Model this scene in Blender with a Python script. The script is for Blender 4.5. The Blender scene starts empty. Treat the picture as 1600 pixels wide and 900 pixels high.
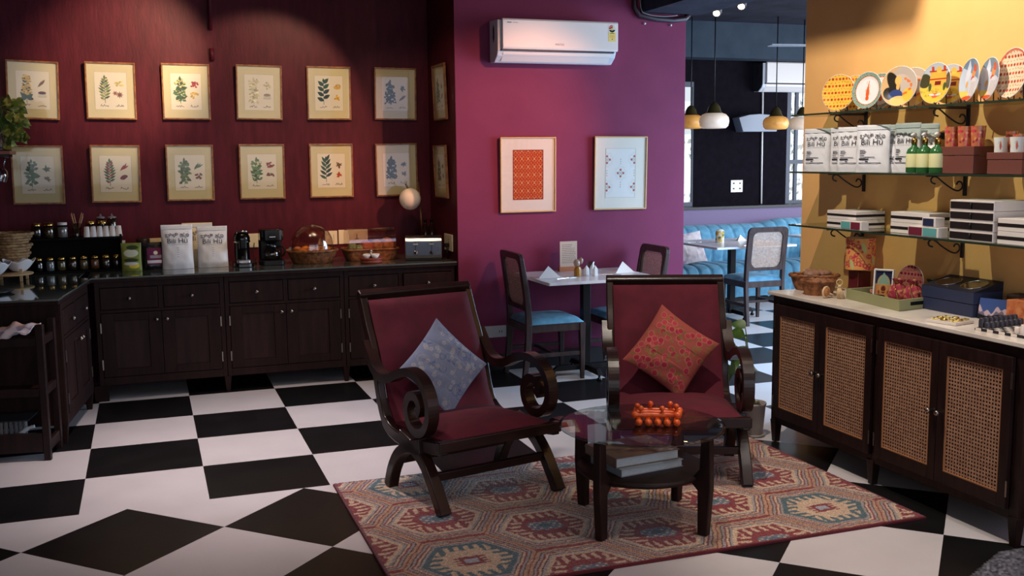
import bpy, math, random
import numpy as np
from mathutils import Vector, Matrix
PI = math.pi
SC = bpy.context.scene
COL = SC.collection

# ------------------------------------------------------------------ camera
cam = bpy.data.cameras.new('camera'); cam_o = bpy.data.objects.new('camera', cam); COL.objects.link(cam_o)
cam.sensor_width = 36.0; cam.lens = 1586.9 / 1600 * 36.0
cam.clip_start = 0.05; cam.clip_end = 200
cR = Vector((0.94076263, -0.3388942, -0.0107883)); cU = Vector((0.05333395, 0.11648233, 0.99175973)); cF = Vector((0.33484497, 0.93358588, -0.12765679))
cam_o.matrix_world = Matrix(((cR.x, cU.x, -cF.x, 0.3796), (cR.y, cU.y, -cF.y, -7.4918), (cR.z, cU.z, -cF.z, 1.6708), (0, 0, 0, 1)))
SC.camera = cam_o

# ------------------------------------------------------------------ world, lights, exposure
SC.view_settings.view_transform = 'Standard'; SC.view_settings.look = 'None'
SC.view_settings.gamma = 1.0; SC.view_settings.use_curve_mapping = False
SC.view_settings.exposure = 0.0
W = bpy.data.worlds.new('sky'); SC.world = W; W.use_nodes = True
bg = W.node_tree.nodes['Background']; bg.inputs[0].default_value = (0.80, 0.88, 1.0, 1); bg.inputs[1].default_value = 1.1

def light(kind, name, loc, target, energy, color, **k):
    d = bpy.data.lights.new(name, kind); d.energy = energy; d.color = color
    for a, b in k.items(): setattr(d, a, b)
    o = bpy.data.objects.new(name, d); COL.objects.link(o); o.location = loc
    o.rotation_euler = (Vector(target) - Vector(loc)).to_track_quat('-Z', 'Y').to_euler()
    return o
DAY = (0.80, 0.89, 1.0); WARM = (1.0, 0.72, 0.45)
# daylight through the glazing of the front of the shop (behind the camera) and of the far room, plus an added blue fill
light('AREA', 'front_glazing_daylight', (0.8, -9.2, 1.9), (1.8, 0, 1.0), 24, (0.90, 0.92, 1.0), shape='RECTANGLE', size=5.0, size_y=2.2)
light('AREA', 'far_room_daylight', (9.3, 0.2, 1.7), (5.5, 1.2, 0.3), 200, DAY, shape='RECTANGLE', size=3.6, size_y=1.8)
light('AREA', 'passage_daylight', (7.2, -2.6, 2.3), (5.4, 1.6, 0.2), 100, DAY, shape='RECTANGLE', size=2.0, size_y=1.6)
light('AREA', 'side_window_daylight', (4.1, -6.3, 1.6), (2.8, 0.0, 0.6), 20, (0.60, 0.66, 1.0), shape='RECTANGLE', size=1.6, size_y=1.8)
light('AREA', 'corner_blue_fill', (6.1, -1.35, 1.25), (4.3, 0.0, 0.75), 88, (0.27, 0.60, 1.0), shape='RECTANGLE', size=1.2, size_y=1.6)  # unseen fill added behind the yellow wall, tints the plum wall's right end blue
# ceiling spots of the cafe, with two fill spots added for brightness
def spot(name, loc, tgt, e, ang=60, blend=0.6, col=WARM, rad=0.03):
    light('SPOT', name, loc, tgt, e, col, spot_size=math.radians(ang), spot_blend=blend, shadow_soft_size=rad)
spot('frame_spot_a', (0.95, -0.75, 3.1), (0.30, 0.75, 2.40), 250, 44, 0.8)
spot('frame_spot_b', (1.75, -0.75, 3.1), (1.25, 0.75, 1.9), 105, 56, 0.35)
spot('frame_spot_c', (1.9, -0.9, 3.1), (2.5, 0.75, 1.5), 26, 54, 0.6)
spot('frame_spot_d', (-0.6, -0.9, 3.1), (-0.5, 0.75, 1.5), 14, 56, 0.8)
spot('counter_spot', (1.1, -1.2, 3.1), (1.3, 0.4, 1.0), 40, 60, 0.8)
spot('counter_fill_right', (2.1, -1.1, 3.1), (1.95, 0.35, 0.95), 42, 52, 0.8)  # fill added overhead to brighten the baskets on the counter
spot('wall_spot', (4.0, -2.7, 3.12), (3.02, 0, 1.75), 400, 36, 1.0, (1.0, 0.42, 0.24))
spot('wall_wash_spot', (4.05, -2.6, 3.12), (3.35, 0, 2.25), 19, 56, 0.8, (1.0, 0.78, 0.68))
spot('shelf_spot_a', (2.75, -3.3, 3.12), (4.2, -3.3, 1.85), 175, 122, 0.3, (1.0, 0.88, 0.74), 0.015)
spot('shelf_spot_b', (2.95, -4.6, 3.12), (4.2, -4.5, 1.85), 28, 100, 0.5, (1.0, 0.88, 0.74), 0.015)
spot('shelf_spot_c', (3.45, -3.3, 3.12), (4.2, -3.4, 1.6), 20, 86, 0.5, (1.0, 0.86, 0.70), 0.015)
spot('rug_spot', (2.6, -4.8, 3.15), (2.1, -3.4, 0.0), 42, 62, 0.7, (1.0, 0.84, 0.76), 0.05)
spot('rug_spot_right', (3.4, -4.9, 3.15), (3.2, -4.2, 0.0), 62, 56, 0.7, (1.0, 0.86, 0.80), 0.05)
spot('floor_spot', (0.85, -1.75, 3.15), (1.0, -1.60, 0.0), 400, 70, 1.0, (1.0, 0.84, 0.82), 0.1)
spot('front_floor_fill', (0.4, -4.7, 3.15), (0.7, -3.0, 0.0), 62, 64, 0.8, (1.0, 0.88, 0.86), 0.1)  # fill added to lift the front left tiles
# ------------------------------------------------------------------ materials
def lin(c):
    c = np.asarray(c, dtype=float) / 255.0
    return np.where(c <= 0.04045, c / 12.92, ((c + 0.055) / 1.055) ** 2.4)
def L4(c): v = lin(c); return (float(v[0]), float(v[1]), float(v[2]), 1.0)
MATS = {}
def mat(name, rgb=(128, 128, 128), rough=0.5, metal=0.0, spec=0.5, var=None, bump=None, stretch=(1, 1, 1), trans=0.0, ior=1.45, coat=0.0, sheen=0.0, emit=None):
    if name in MATS: return MATS[name]
    m = bpy.data.materials.new(name); m.use_nodes = True; MATS[name] = m
    nt = m.node_tree; P = nt.nodes['Principled BSDF']
    P.inputs['Base Color'].default_value = L4(rgb); P.inputs['Roughness'].default_value = rough
    P.inputs['Metallic'].default_value = metal; P.inputs['Specular IOR Level'].default_value = spec
    P.inputs['IOR'].default_value = ior; P.inputs['Coat Weight'].default_value = coat
    P.inputs['Transmission Weight'].default_value = trans; P.inputs['Sheen Weight'].default_value = sheen
    if emit: P.inputs['Emission Color'].default_value = L4(emit[0]); P.inputs['Emission Strength'].default_value = emit[1]
    if var or bump:
        tc = nt.nodes.new('ShaderNodeTexCoord'); mp = nt.nodes.new('ShaderNodeMapping'); mp.inputs['Scale'].default_value = stretch
        nt.links.new(tc.outputs['Object'], mp.inputs['Vector'])
    if var:                                   # (second colour, scale, lo, hi)
        n = nt.nodes.new('ShaderNodeTexNoise'); n.inputs['Scale'].default_value = var[1]; n.inputs['Detail'].default_value = 4
        r = nt.nodes.new('ShaderNodeValToRGB'); r.color_ramp.elements[0].position = var[2]; r.color_ramp.elements[1].position = var[3]
        r.color_ramp.elements[0].color = L4(rgb); r.color_ramp.elements[1].color = L4(var[0])
        nt.links.new(mp.outputs[0], n.inputs['Vector']); nt.links.new(n.outputs['Fac'], r.inputs[0]); nt.links.new(r.outputs[0], P.inputs['Base Color'])
    if bump:                                  # (scale, strength, distance)
        n = nt.nodes.new('ShaderNodeTexNoise'); n.inputs['Scale'].default_value = bump[0]; n.inputs['Detail'].default_value = 5
        b = nt.nodes.new('ShaderNodeBump'); b.inputs['Strength'].default_value = bump[1]; b.inputs['Distance'].default_value = bump[2]
        nt.links.new(mp.outputs[0], n.inputs['Vector']); nt.links.new(n.outputs['Fac'], b.inputs['Height']); nt.links.new(b.outputs[0], P.inputs['Normal'])
    return m
def paint(name, rgb, rough=0.5, spec=0.5, sheen=0.0, bump=None, coat=0.0):   # colour from the mesh's own pattern
    m = mat(name, rgb, rough=rough, spec=spec, sheen=sheen, bump=bump, coat=coat)
    nt = m.node_tree; a = nt.nodes.new('ShaderNodeAttribute'); a.attribute_name = 'pattern'
    nt.links.new(a.outputs['Color'], nt.nodes['Principled BSDF'].inputs['Base Color'])
    return m
def glassy(name, tint=(235, 245, 240), amount=1.0, base=0.02, rough=0.02):   # clear pane: see-through with Fresnel reflection
    m = bpy.data.materials.new(name); m.use_nodes = True; MATS[name] = m; nt = m.node_tree; nt.nodes.clear()
    out = nt.nodes.new('ShaderNodeOutputMaterial'); mx = nt.nodes.new('ShaderNodeMixShader')
    tr = nt.nodes.new('ShaderNodeBsdfTransparent'); gl = nt.nodes.new('ShaderNodeBsdfGlossy')
    tr.inputs[0].default_value = L4(tint); gl.inputs['Roughness'].default_value = rough
    fr = nt.nodes.new('ShaderNodeFresnel'); ge = nt.nodes.new('ShaderNodeNewGeometry'); mi_ = nt.nodes.new('ShaderNodeMath'); mi_.operation = 'MULTIPLY_ADD'
    mi_.inputs[1].default_value = 1 / 1.5 - 1.5; mi_.inputs[2].default_value = 1.5; nt.links.new(ge.outputs['Backfacing'], mi_.inputs[0]); nt.links.new(mi_.outputs[0], fr.inputs[0])
    ma = nt.nodes.new('ShaderNodeMath'); ma.operation = 'MULTIPLY_ADD'; ma.inputs[1].default_value = amount; ma.inputs[2].default_value = base; ma.use_clamp = True
    nt.links.new(fr.outputs[0], ma.inputs[0]); nt.links.new(ma.outputs[0], mx.inputs[0])
    nt.links.new(tr.outputs[0], mx.inputs[1]); nt.links.new(gl.outputs[0], mx.inputs[2]); nt.links.new(mx.outputs[0], out.inputs[0])
    return m
def cane_mat(name, rgb, dark, pitch, hole, axes, square=False):   # woven cane with open holes
    m = mat(name, rgb, rough=0.6, var=(dark, 60, 0.35, 0.75)); nt = m.node_tree; P = nt.nodes['Principled BSDF']
    out = [n for n in nt.nodes if n.type == 'OUTPUT_MATERIAL'][0]
    tc = nt.nodes.new('ShaderNodeTexCoord'); sp = nt.nodes.new('ShaderNodeSeparateXYZ'); nt.links.new(tc.outputs['Object'], sp.inputs[0])
    def M(op, a, b=None, c=None):
        n = nt.nodes.new('ShaderNodeMath'); n.operation = op
        for i, v in enumerate((a, b, c)):
            if v is None: continue
            if isinstance(v, (int, float)): n.inputs[i].default_value = v
            else: nt.links.new(v, n.inputs[i])
        return n.outputs[0]
    u, v = sp.outputs[axes[0]], sp.outputs[axes[1]]
    a = M('MULTIPLY', M('ADD', u, v), 1 / pitch); b = M('MULTIPLY', M('SUBTRACT', u, v), 1 / pitch)
    if square: a = M('MULTIPLY', u, 1 / pitch); b = M('MULTIPLY', v, 1 / pitch)
    fa = M('SUBTRACT', M('FRACT', M('ADD', a, 1000.0)), 0.5); fb = M('SUBTRACT', M('FRACT', M('ADD', b, 1000.0)), 0.5)
    d = M('SQRT', M('ADD', M('MULTIPLY', fa, fa), M('MULTIPLY', fb, fb)))
    h = M('LESS_THAN', d, hole)
    tr = nt.nodes.new('ShaderNodeBsdfTransparent'); mx = nt.nodes.new('ShaderNodeMixShader')
    nt.links.new(h, mx.inputs[0]); nt.links.new(P.outputs[0], mx.inputs[1]); nt.links.new(tr.outputs[0], mx.inputs[2]); nt.links.new(mx.outputs[0], out.inputs[0])
    return m

WOOD = mat('dark_stained_wood', (44, 24, 22), 0.55, spec=0.2, var=((30, 14, 12), 5, 0.35, 0.7), stretch=(6, 6, 0.8), bump=(40, 0.05, 0.002))
WOODP = mat('dark_wood_panel', (50, 27, 24), 0.50, spec=0.25, var=((34, 17, 15), 4, 0.4, 0.65), stretch=(5, 5, 0.7))
WOODR = mat('espresso_wood', (42, 24, 22), 0.42, spec=0.3, var=((26, 13, 11), 6, 0.35, 0.7), stretch=(5, 5, 1), bump=(50, 0.04, 0.002))
WOODC = mat('armchair_wood', (46, 25, 21), 0.32, spec=0.4, var=((26, 13, 11), 9, 0.35, 0.7), coat=0.1)
WOODD = mat('grey_brown_chair_wood', (66, 48, 46), 0.42, var=((44, 30, 30), 8, 0.35, 0.7), stretch=(4, 4, 1))
BLACK = mat('black_metal', (16, 15, 17), 0.4, spec=0.3)
BLACKW = mat('black_stained_wood', (13, 11, 12), 0.7, spec=0.12)
BLACKG = mat('black_gloss_plastic', (9, 9, 11), 0.12, spec=0.6)
STEEL = mat('brushed_steel', (175, 172, 170), 0.28, 1.0)
CHROME = mat('polished_chrome', (200, 200, 200), 0.12, 1.0)
BRASS = mat('aged_brass', (150, 118, 80), 0.3, 1.0)
GOLD = mat('gold_lid', (200, 165, 90), 0.25, 1.0)
FRAMEW = mat('golden_brown_frame', (150, 98, 54), 0.35, var=((120, 72, 38), 30, 0.4, 0.6))
FRAMEG = mat('pale_gold_frame', (190, 155, 100), 0.35)
MATB = mat('cream_mount_board', (214, 200, 160), 0.8)
MATW = mat('white_mount_board', (232, 222, 215), 0.8)
WHITE = mat('white_plastic', (225, 220, 218), 0.35)
CERAM = mat('white_ceramic', (232, 232, 235), 0.2)
PAPER = mat('white_paper', (232, 226, 224), 0.7)
INK = mat('dark_ink', (38, 34, 40), 0.6)
GREYINK = mat('grey_ink', (120, 116, 118), 0.6)
MARBLE = mat('white_marble', (228, 218, 208), 0.25, var=((196, 182, 170), 3.5, 0.45, 0.75), coat=0.2)
MARBLET = mat('table_marble', (225, 222, 226), 0.22, var=((190, 186, 196), 5, 0.5, 0.75))
STONE = mat('dark_glass_counter_top', (92, 100, 96), 0.06, spec=0.75, coat=0.6)
BLUEV = mat('blue_velvet', (104, 160, 186), 0.85, sheen=0.1, var=((74, 130, 162), 14, 0.3, 0.7))
REDV = mat('crimson_velvet', (92, 17, 36), 0.9, sheen=0.0, var=((76, 12, 29), 10, 0.3, 0.7), bump=(350, 0.15, 0.001))
GLASS = glassy('clear_glass'); SHELFG = glassy('green_tinted_glass', (226, 236, 228), 1.0, 0.05)
DOMEG = glassy('clear_acrylic_dome', (236, 226, 222), 1.2, 0.09, 0.10); PICG = glassy('picture_glass', (248, 248, 246), 0.7, 0.0, 0.03)
TABLEG = glassy('table_glass', (228, 234, 232), .8, 0.01)
GLSD = mat('sparkling_glassware', (200, 205, 212), 0.05, trans=0.75, spec=0.9)
CANE = cane_mat('golden_cane', (196, 138, 92), (150, 98, 62), 0.0148 * 1.414, 0.25, (1, 2))
CANEC = cane_mat('chair_cane', (190, 160, 140), (150, 116, 96), 0.0135, 0.27, (0, 2), True)
LEAFG = mat('dark_green_leaf', (54, 84, 34), 0.4, var=((90, 112, 50), 20, 0.45, 0.75))
LEAFV = mat('variegated_leaf', (92, 112, 48), 0.45, var=((208, 198, 120), 26, 0.48, 0.72))
WICK = mat('brown_wicker', (156, 98, 56), 0.6, var=((96, 54, 28), 40, 0.35, 0.65), bump=(90, 0.6, 0.004))
WICKL = mat('pale_seagrass', (176, 142, 100), 0.7, var=((120, 88, 56), 40, 0.35, 0.65), bump=(70, 0.8, 0.005))

# ------------------------------------------------------------------ mesh helpers
class M:
    def __init__(s): s.v = []; s.f = []; s.m = []; s.s = []; s.T = None
    def add(s, vs, fs, mi=0, sm=False):
        b = len(s.v)
        if s.T is not None: vs = [tuple(s.T @ Vector(p)) for p in vs]
        s.v.extend([tuple(p) for p in vs]); s.f.extend([tuple(i + b for i in f) for f in fs]); s.m.extend([mi] * len(fs)); s.s.extend([sm] * len(fs)); return s
    def box(s, x0, x1, y0, y1, z0, z1, mi=0):
        return s.add([(x0, y0, z0), (x1, y0, z0), (x1, y1, z0), (x0, y1, z0), (x0, y0, z1), (x1, y0, z1), (x1, y1, z1), (x0, y1, z1)],
                     [(0, 3, 2, 1), (4, 5, 6, 7), (0, 1, 5, 4), (1, 2, 6, 5), (2, 3, 7, 6), (3, 0, 4, 7)], mi)
    def taper(s, c0, h0, c1, h1, mi=0):   # bar from rectangle (centre, half sizes) at the bottom to another at the top
        vs = []
        for c, h in ((c0, h0), (c1, h1)):
            vs += [(c[0] - h[0], c[1] - h[1], c[2]), (c[0] + h[0], c[1] - h[1], c[2]), (c[0] + h[0], c[1] + h[1], c[2]), (c[0] - h[0], c[1] + h[1], c[2])]
        return s.add(vs, [(0, 3, 2, 1), (4, 5, 6, 7), (0, 1, 5, 4), (1, 2, 6, 5), (2, 3, 7, 6), (3, 0, 4, 7)], mi)
    def lathe(s, prof, n=24, o=(0, 0, 0), mi=0, ax='z', cap=True, sx=1, sy=1, sm=True):
        vs = []; fs = []
        for r, z in prof:
            for k in range(n):
                a = 2 * PI * k / n; x, y = r * math.cos(a) * sx, r * math.sin(a) * sy
                p = {'z': (x, y, z), 'x': (z, x, y), 'y': (y, z, x)}[ax]
                vs.append((p[0] + o[0], p[1] + o[1], p[2] + o[2]))
        for i in range(len(prof) - 1):
            for k in range(n):
                a, b = i * n + k, i * n + (k + 1) % n; fs.append((a, b, b + n, a + n))
        s.add(vs, fs, mi, sm)
        if cap:
            for i in (0, len(prof) - 1):
                if prof[i][0] > 1e-4:
                    idx = vs[i * n:(i + 1) * n]; s.add(idx, [tuple(range(n))[::-1] if i == 0 else tuple(range(n))], mi, False)
        return s
    def ball(s, c, r, n=16, mi=0, sz=1.0, sx=1.0, sy=1.0):
        k = max(6, n // 2)
        return s.lathe([(max(1e-4, r * math.sin(PI * i / k)), -r * math.cos(PI * i / k) * sz) for i in range(k + 1)], n, c, mi, cap=False, sx=sx, sy=sy)
    def tube(s, pts, r, n=8, mi=0, closed=False, cap=True):
        pts = [Vector(p) for p in pts]; N = len(pts); rs = r if isinstance(r, (list, tuple)) else [r] * N
        vs = []; fs = []; up = None
        for i, p in enumerate(pts):
            a = pts[i - 1] if (i > 0 or closed) else p; b = pts[(i + 1) % N] if (i < N - 1 or closed) else p
            t = (b - a).normalized() if (b - a).length > 1e-9 else Vector((0, 0, 1))
            if up is None: up = t.cross(Vector((0, 0, 1))) if abs(t.z) < 0.9 else t.cross(Vector((1, 0, 0)))
            up = (up - t * up.dot(t)).normalized(); w = t.cross(up)
            for k in range(n):
                q = p + (up * math.cos(2 * PI * k / n) + w * math.sin(2 * PI * k / n)) * rs[i]; vs.append(tuple(q))
        for i in range(N if closed else N - 1):
            for k in range(n):
                a = i * n + k; b = i * n + (k + 1) % n; c = ((i + 1) % N) * n + (k + 1) % n; d = ((i + 1) % N) * n + k; fs.append((a, b, c, d))
        if cap and not closed: fs.append(tuple(range(n))[::-1]); fs.append(tuple((N - 1) * n + k for k in range(n)))
        return s.add(vs, fs, mi, True)
    def ribbon(s, path, wid, x0, x1, mi=0, f=None):   # bar following a curve in the (y,z) plane, from x0 to x1
        N = len(path); vs = []; fs = []; ws = wid if isinstance(wid, (list, tuple)) else [wid] * N
        for i, (y, z) in enumerate(path):
            a = path[max(0, i - 1)]; b = path[min(N - 1, i + 1)]; t = Vector((b[0] - a[0], b[1] - a[1])).normalized(); n = Vector((-t.y, t.x)) * ws[i] / 2
            vs += [(x0, y - n.x, z - n.y), (x0, y + n.x, z + n.y), (x1, y + n.x, z + n.y), (x1, y - n.x, z - n.y)]
        for i in range(N - 1):
            for k in range(4):
                a = i * 4 + k; b = i * 4 + (k + 1) % 4; fs.append((a, b, b + 4, a + 4))
        fs += [(3, 2, 1, 0), tuple((N - 1) * 4 + k for k in range(4))]
        return s.add(vs, fs, mi, False)
    def prism(s, poly, z0, z1, mi=0, fn=None):   # 2-D outline pulled from z0 to z1; fn maps (u,v,w) to a point
        n = len(poly); vs = [(x, y, z0) for x, y in poly] + [(x, y, z1) for x, y in poly]
        if fn: vs = [fn(*p) for p in vs]
        return s.add(vs, [tuple(range(n))[::-1], tuple(range(n, 2 * n))] + [(i, (i + 1) % n, (i + 1) % n + n, i + n) for i in range(n)], mi)
    def sheet(s, nu, nv, fn, mi=0, sm=True):
        vs = [fn(i / nu, j / nv) for j in range(nv + 1) for i in range(nu + 1)]
        return s.add(vs, [(j * (nu + 1) + i, j * (nu + 1) + i + 1, (j + 1) * (nu + 1) + i + 1, (j + 1) * (nu + 1) + i) for j in range(nv) for i in range(nu)], mi, sm)
def spline(pts, n=6):
    out = []; P = [pts[0]] + list(pts) + [pts[-1]]
    for i in range(1, len(P) - 2):
        for k in range(n):
            t = k / n; out.append(tuple(0.5 * ((2 * P[i][d]) + (-P[i - 1][d] + P[i + 1][d]) * t + (2 * P[i - 1][d] - 5 * P[i][d] + 4 * P[i + 1][d] - P[i + 2][d]) * t * t + (-P[i - 1][d] + 3 * P[i][d] - 3 * P[i + 1][d] + P[i + 2][d]) * t ** 3) for d in range(len(pts[0]))))
    return out + [tuple(pts[-1])]
def rrect(w, h, r, n=5):
    out = []
    for cx, cy, a0 in ((w / 2 - r, h / 2 - r, 0), (-w / 2 + r, h / 2 - r, PI / 2), (-w / 2 + r, -h / 2 + r, PI), (w / 2 - r, -h / 2 + r, 1.5 * PI)):
        for k in range(n + 1): a = a0 + PI / 2 * k / n; out.append((cx + r * math.cos(a), cy + r * math.sin(a)))
    return out
def link(name, me, parent=None):
    o = bpy.data.objects.new(name, me); COL.objects.link(o)
    if parent is not None: o.parent = parent
    return o
def build(name, m, mats, parent=None, bevel=0.0, loc=None, rz=0.0, subd=0):
    me = bpy.data.meshes.new(name); me.from_pydata(m.v, [], m.f)
    for x in (mats if isinstance(mats, (list, tuple)) else [mats]): me.materials.append(x)
    me.polygons.foreach_set('material_index', m.m); me.polygons.foreach_set('use_smooth', m.s); me.update()
    o = link(name, me, parent)
    if loc: o.location = loc
    o.rotation_euler = (0, 0, rz)
    if bevel: b = o.modifiers.new('bevel', 'BEVEL'); b.width = bevel; b.segments = 2; b.limit_method = 'ANGLE'; b.angle_limit = math.radians(50)
    if subd: b = o.modifiers.new('subd', 'SUBSURF'); b.levels = subd; b.render_levels = subd
    return o
def tag(o, label, cat, group=None, kind=None):
    o['label'] = label; o['category'] = cat
    if group: o['group'] = group
    if kind: o['kind'] = kind
    return o
def thing(name, label, cat, loc=(0, 0, 0), rz=0.0, group=None):
    o = bpy.data.objects.new(name, None); COL.objects.link(o); o.location = loc; o.rotation_euler = (0, 0, rz); o.empty_display_size = 0.05
    return tag(o, label, cat, group)
def struct(name, m, mats, **k):
    o = build(name, m, mats, **k); o['kind'] = 'structure'; return o
def copy_tree(o, parent=None):
    c = o.copy(); COL.objects.link(c)
    if parent is not None: c.parent = parent
    for ch in list(o.children): copy_tree(ch, c)
    return c
def dup(o, loc, rz, label, group=None):
    c = copy_tree(o); c.location = loc; c.rotation_euler = (0, 0, rz); c['label'] = label
    if group: c['group'] = group
    return c

# ------------------------------------------------------------------ coloured-pattern meshes
class Cv:
    def __init__(s, w, h, res, bgc):
        s.w, s.h = w, h; s.nx = max(2, int(round(w / res)) + 1); s.ny = max(2, int(round(h / res)) + 1)
        s.X, s.Y = np.meshgrid(np.linspace(-w / 2, w / 2, s.nx), np.linspace(-h / 2, h / 2, s.ny)); s.I = np.zeros((s.ny, s.nx, 3)); s.I[:] = bgc; s.res = res
    def put(s, m, c, a=1.0): m = np.clip(m, 0, 1)[..., None] * a; s.I = s.I * (1 - m) + np.array(c, float) * m
    def ell(s, x, y, rx, ry, c, rot=0.0, a=1.0):
        u = (s.X - x) * math.cos(rot) + (s.Y - y) * math.sin(rot); v = -(s.X - x) * math.sin(rot) + (s.Y - y) * math.cos(rot)
        d = (1 - np.sqrt((u / rx) ** 2 + (v / ry) ** 2)) * min(rx, ry) / s.res + 0.5; s.put(d, c, a)
    def ring(s, x, y, r, w, c, sy=1.0):
        d = np.sqrt((s.X - x) ** 2 + ((s.Y - y) / sy) ** 2); s.put((w / 2 - abs(d - r)) / s.res + 0.5, c)
    def leaf(s, x, y, ang, L, w, c):
        u = ((s.X - x) * math.cos(ang) + (s.Y - y) * math.sin(ang)) / L; v = -(s.X - x) * math.sin(ang) + (s.Y - y) * math.cos(ang)
        uu = np.clip(u, 0, 1); half = w / 2 * np.sin(PI * uu ** 0.8); s.put(((half - abs(v)) / s.res + 0.4) * (u > 0) * (u < 1), c)
    def seg(s, x0, y0, x1, y1, w, c, a=1.0):
        dx, dy = x1 - x0, y1 - y0; L = dx * dx + dy * dy + 1e-12; t = np.clip(((s.X - x0) * dx + (s.Y - y0) * dy) / L, 0, 1)
        d = np.hypot(s.X - x0 - t * dx, s.Y - y0 - t * dy); s.put((w / 2 - d) / s.res + 0.5, c, a)
    def rect(s, x0, x1, y0, y1, c): s.put((s.X >= x0) & (s.X <= x1) & (s.Y >= y0) & (s.Y <= y1), c)
    def mesh(s, name, mats, parent=None, fn=None, keep=None, smooth=True, flip=False):
        X, Y = s.X.ravel(), s.Y.ravel()
        P = np.stack(fn(X, Y) if fn else (X, Y, np.zeros_like(X)), 1)
        i = np.arange(s.nx * s.ny).reshape(s.ny, s.nx); F = np.stack([i[:-1, :-1], i[:-1, 1:], i[1:, 1:], i[1:, :-1]], -1).reshape(-1, 4)
        if flip: F = F[:, ::-1]
        if keep is not None:
            kv = keep(X, Y); F = F[kv[F].all(1)]; used = np.unique(F); mp = np.zeros(len(X), int); mp[used] = np.arange(len(used)); F = mp[F]; P = P[used]; C = s.I.reshape(-1, 3)[used]
        else: C = s.I.reshape(-1, 3)
        me = bpy.data.meshes.new(name); me.from_pydata(P.tolist(), [], F.tolist()); me.materials.append(mats)
        ca = me.color_attributes.new('pattern', 'FLOAT_COLOR', 'POINT'); C4 = np.ones((len(P), 4)); C4[:, :3] = lin(np.clip(C, 0, 255)); ca.data.foreach_set('color', C4.ravel().astype(np.float32))
        me.polygons.foreach_set('use_smooth', [smooth] * len(F)); me.update()
        return link(name, me, parent)
_TX = {}
def text_geo(txt):
    if txt in _TX: return _TX[txt]
    c = bpy.data.curves.new('t', 'FONT'); c.body = txt; c.align_x = 'CENTER'; c.align_y = 'CENTER'; c.resolution_u = 2
    o = bpy.data.objects.new('t', c); COL.objects.link(o); dg = bpy.context.evaluated_depsgraph_get(); e = o.evaluated_get(dg); me = e.to_mesh()
    r = ([tuple(v.co) for v in me.vertices], [tuple(p.vertices) for p in me.polygons]); e.to_mesh_clear(); bpy.data.objects.remove(o); bpy.data.curves.remove(c); _TX[txt] = r; return r
def text(m, txt, size, fn, mi=0, x=0.0, y=0.0, sx=1.0):   # fn maps flat (u,v) to a point of the surface
    vs, fs = text_geo(txt); m.add([fn(x + p[0] * size * sx, y + p[1] * size) for p in vs], fs, mi); return m
# ================================================================== THE SETTING
TW = mat('white_floor_tile', (206, 199, 200), 0.34, var=((196, 189, 190), 3, 0.3, 0.7), bump=(260, 0.08, 0.001))
TB = mat('black_floor_tile', (19, 19, 20), 0.30, spec=0.35, var=((28, 26, 27), 5, 0.4, 0.8), bump=(200, 0.08, 0.001))
WALLM = mat('maroon_plaster', (84, 24, 38), 0.5, spec=0.2, var=((70, 18, 30), 7, 0.35, 0.7), stretch=(3, 3, 0.7), bump=(22, 0.16, 0.008))
WALLP = mat('plum_plaster', (118, 47, 76), 0.7, spec=0.2, var=((112, 43, 72), 4, 0.3, 0.7), bump=(30, 0.10, 0.006))
YELLOW = mat('yellow_plaster', (240, 186, 118), 0.65, spec=0.3, var=((234, 178, 110), 4, 0.3, 0.7), bump=(26, 0.15, 0.006))
DARKW = mat('charcoal_brick_wall', (24, 20, 27), 0.9, spec=0.05, var=((18, 15, 21), 12, 0.3, 0.7), bump=(50, 0.4, 0.006))
TEALB = mat('blue_grey_beam_paint', (62, 72, 84), 0.9, spec=0.1, var=((52, 62, 74), 4, 0.3, 0.7))
CEIL = mat('dark_ceiling_paint', (56, 56, 68), 0.9, spec=0.1, var=((40, 40, 50), 3, 0.3, 0.7), bump=(14, 0.4, 0.01))
LILAC = mat('lilac_wall_paint', (116, 98, 132), 0.6, bump=(30, 0.2, 0.005))
SKIRT = mat('dark_skirting', (30, 24, 28), 0.4)
YB = -2.387; fl = M()
for c in range(-6, 17):
    for r in range(-6, 4):
        y0, y1 = max(-(r + 1) * .6, YB), -r * .6
        fl.add([(c * .6, y0, 0), (c * .6 + .6, y0, 0), (c * .6 + .6, y1, 0), (c * .6, y1, 0)], [(0, 1, 2, 3)], 1 if (c + r) % 2 == 0 else 0)
q = .42426
for i in range(-9, 22):
    for j in range(0, 18):
        if (i + j) % 2 == 0: continue
        x, y = .2163 + q * i, YB - q * j
        if j == 0: fl.add([(x - q, y, 0), (x, y - q, 0), (x + q, y, 0)], [(0, 1, 2)], 0)
        else: fl.add([(x, y - q, 0), (x + q, y, 0), (x, y + q, 0), (x - q, y, 0)], [(0, 1, 2, 3)], 1 if j % 2 else 0)
struct('floor', fl, [TW, TB])
struct('wall_back', M().box(-2.8, 2.62, .75, .95, 0, 3.2), WALLM)
m = M().box(2.62, 4.585, -.02, .95, 0, 3.2); m.m[5] = 1; struct('wall_center', m, [WALLP, WALLM], bevel=.004)
struct('wall_left', M().box(-2.8, -2.6, -9.4, .75, 0, 3.2), WALLM)
struct('wall_right', M().box(4.25, 4.45, -9.4, -2.1, 0, 3.2), YELLOW)
struct('wall_front', M().box(-2.8, -1.9, -9.6, -9.4, 0, 3.2).box(3.6, 4.45, -9.6, -9.4, 0, 3.2).box(-1.9, 3.6, -9.6, -9.4, 0, .5).box(-1.9, 3.6, -9.6, -9.4, 2.9, 3.2), WALLM)
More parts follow.
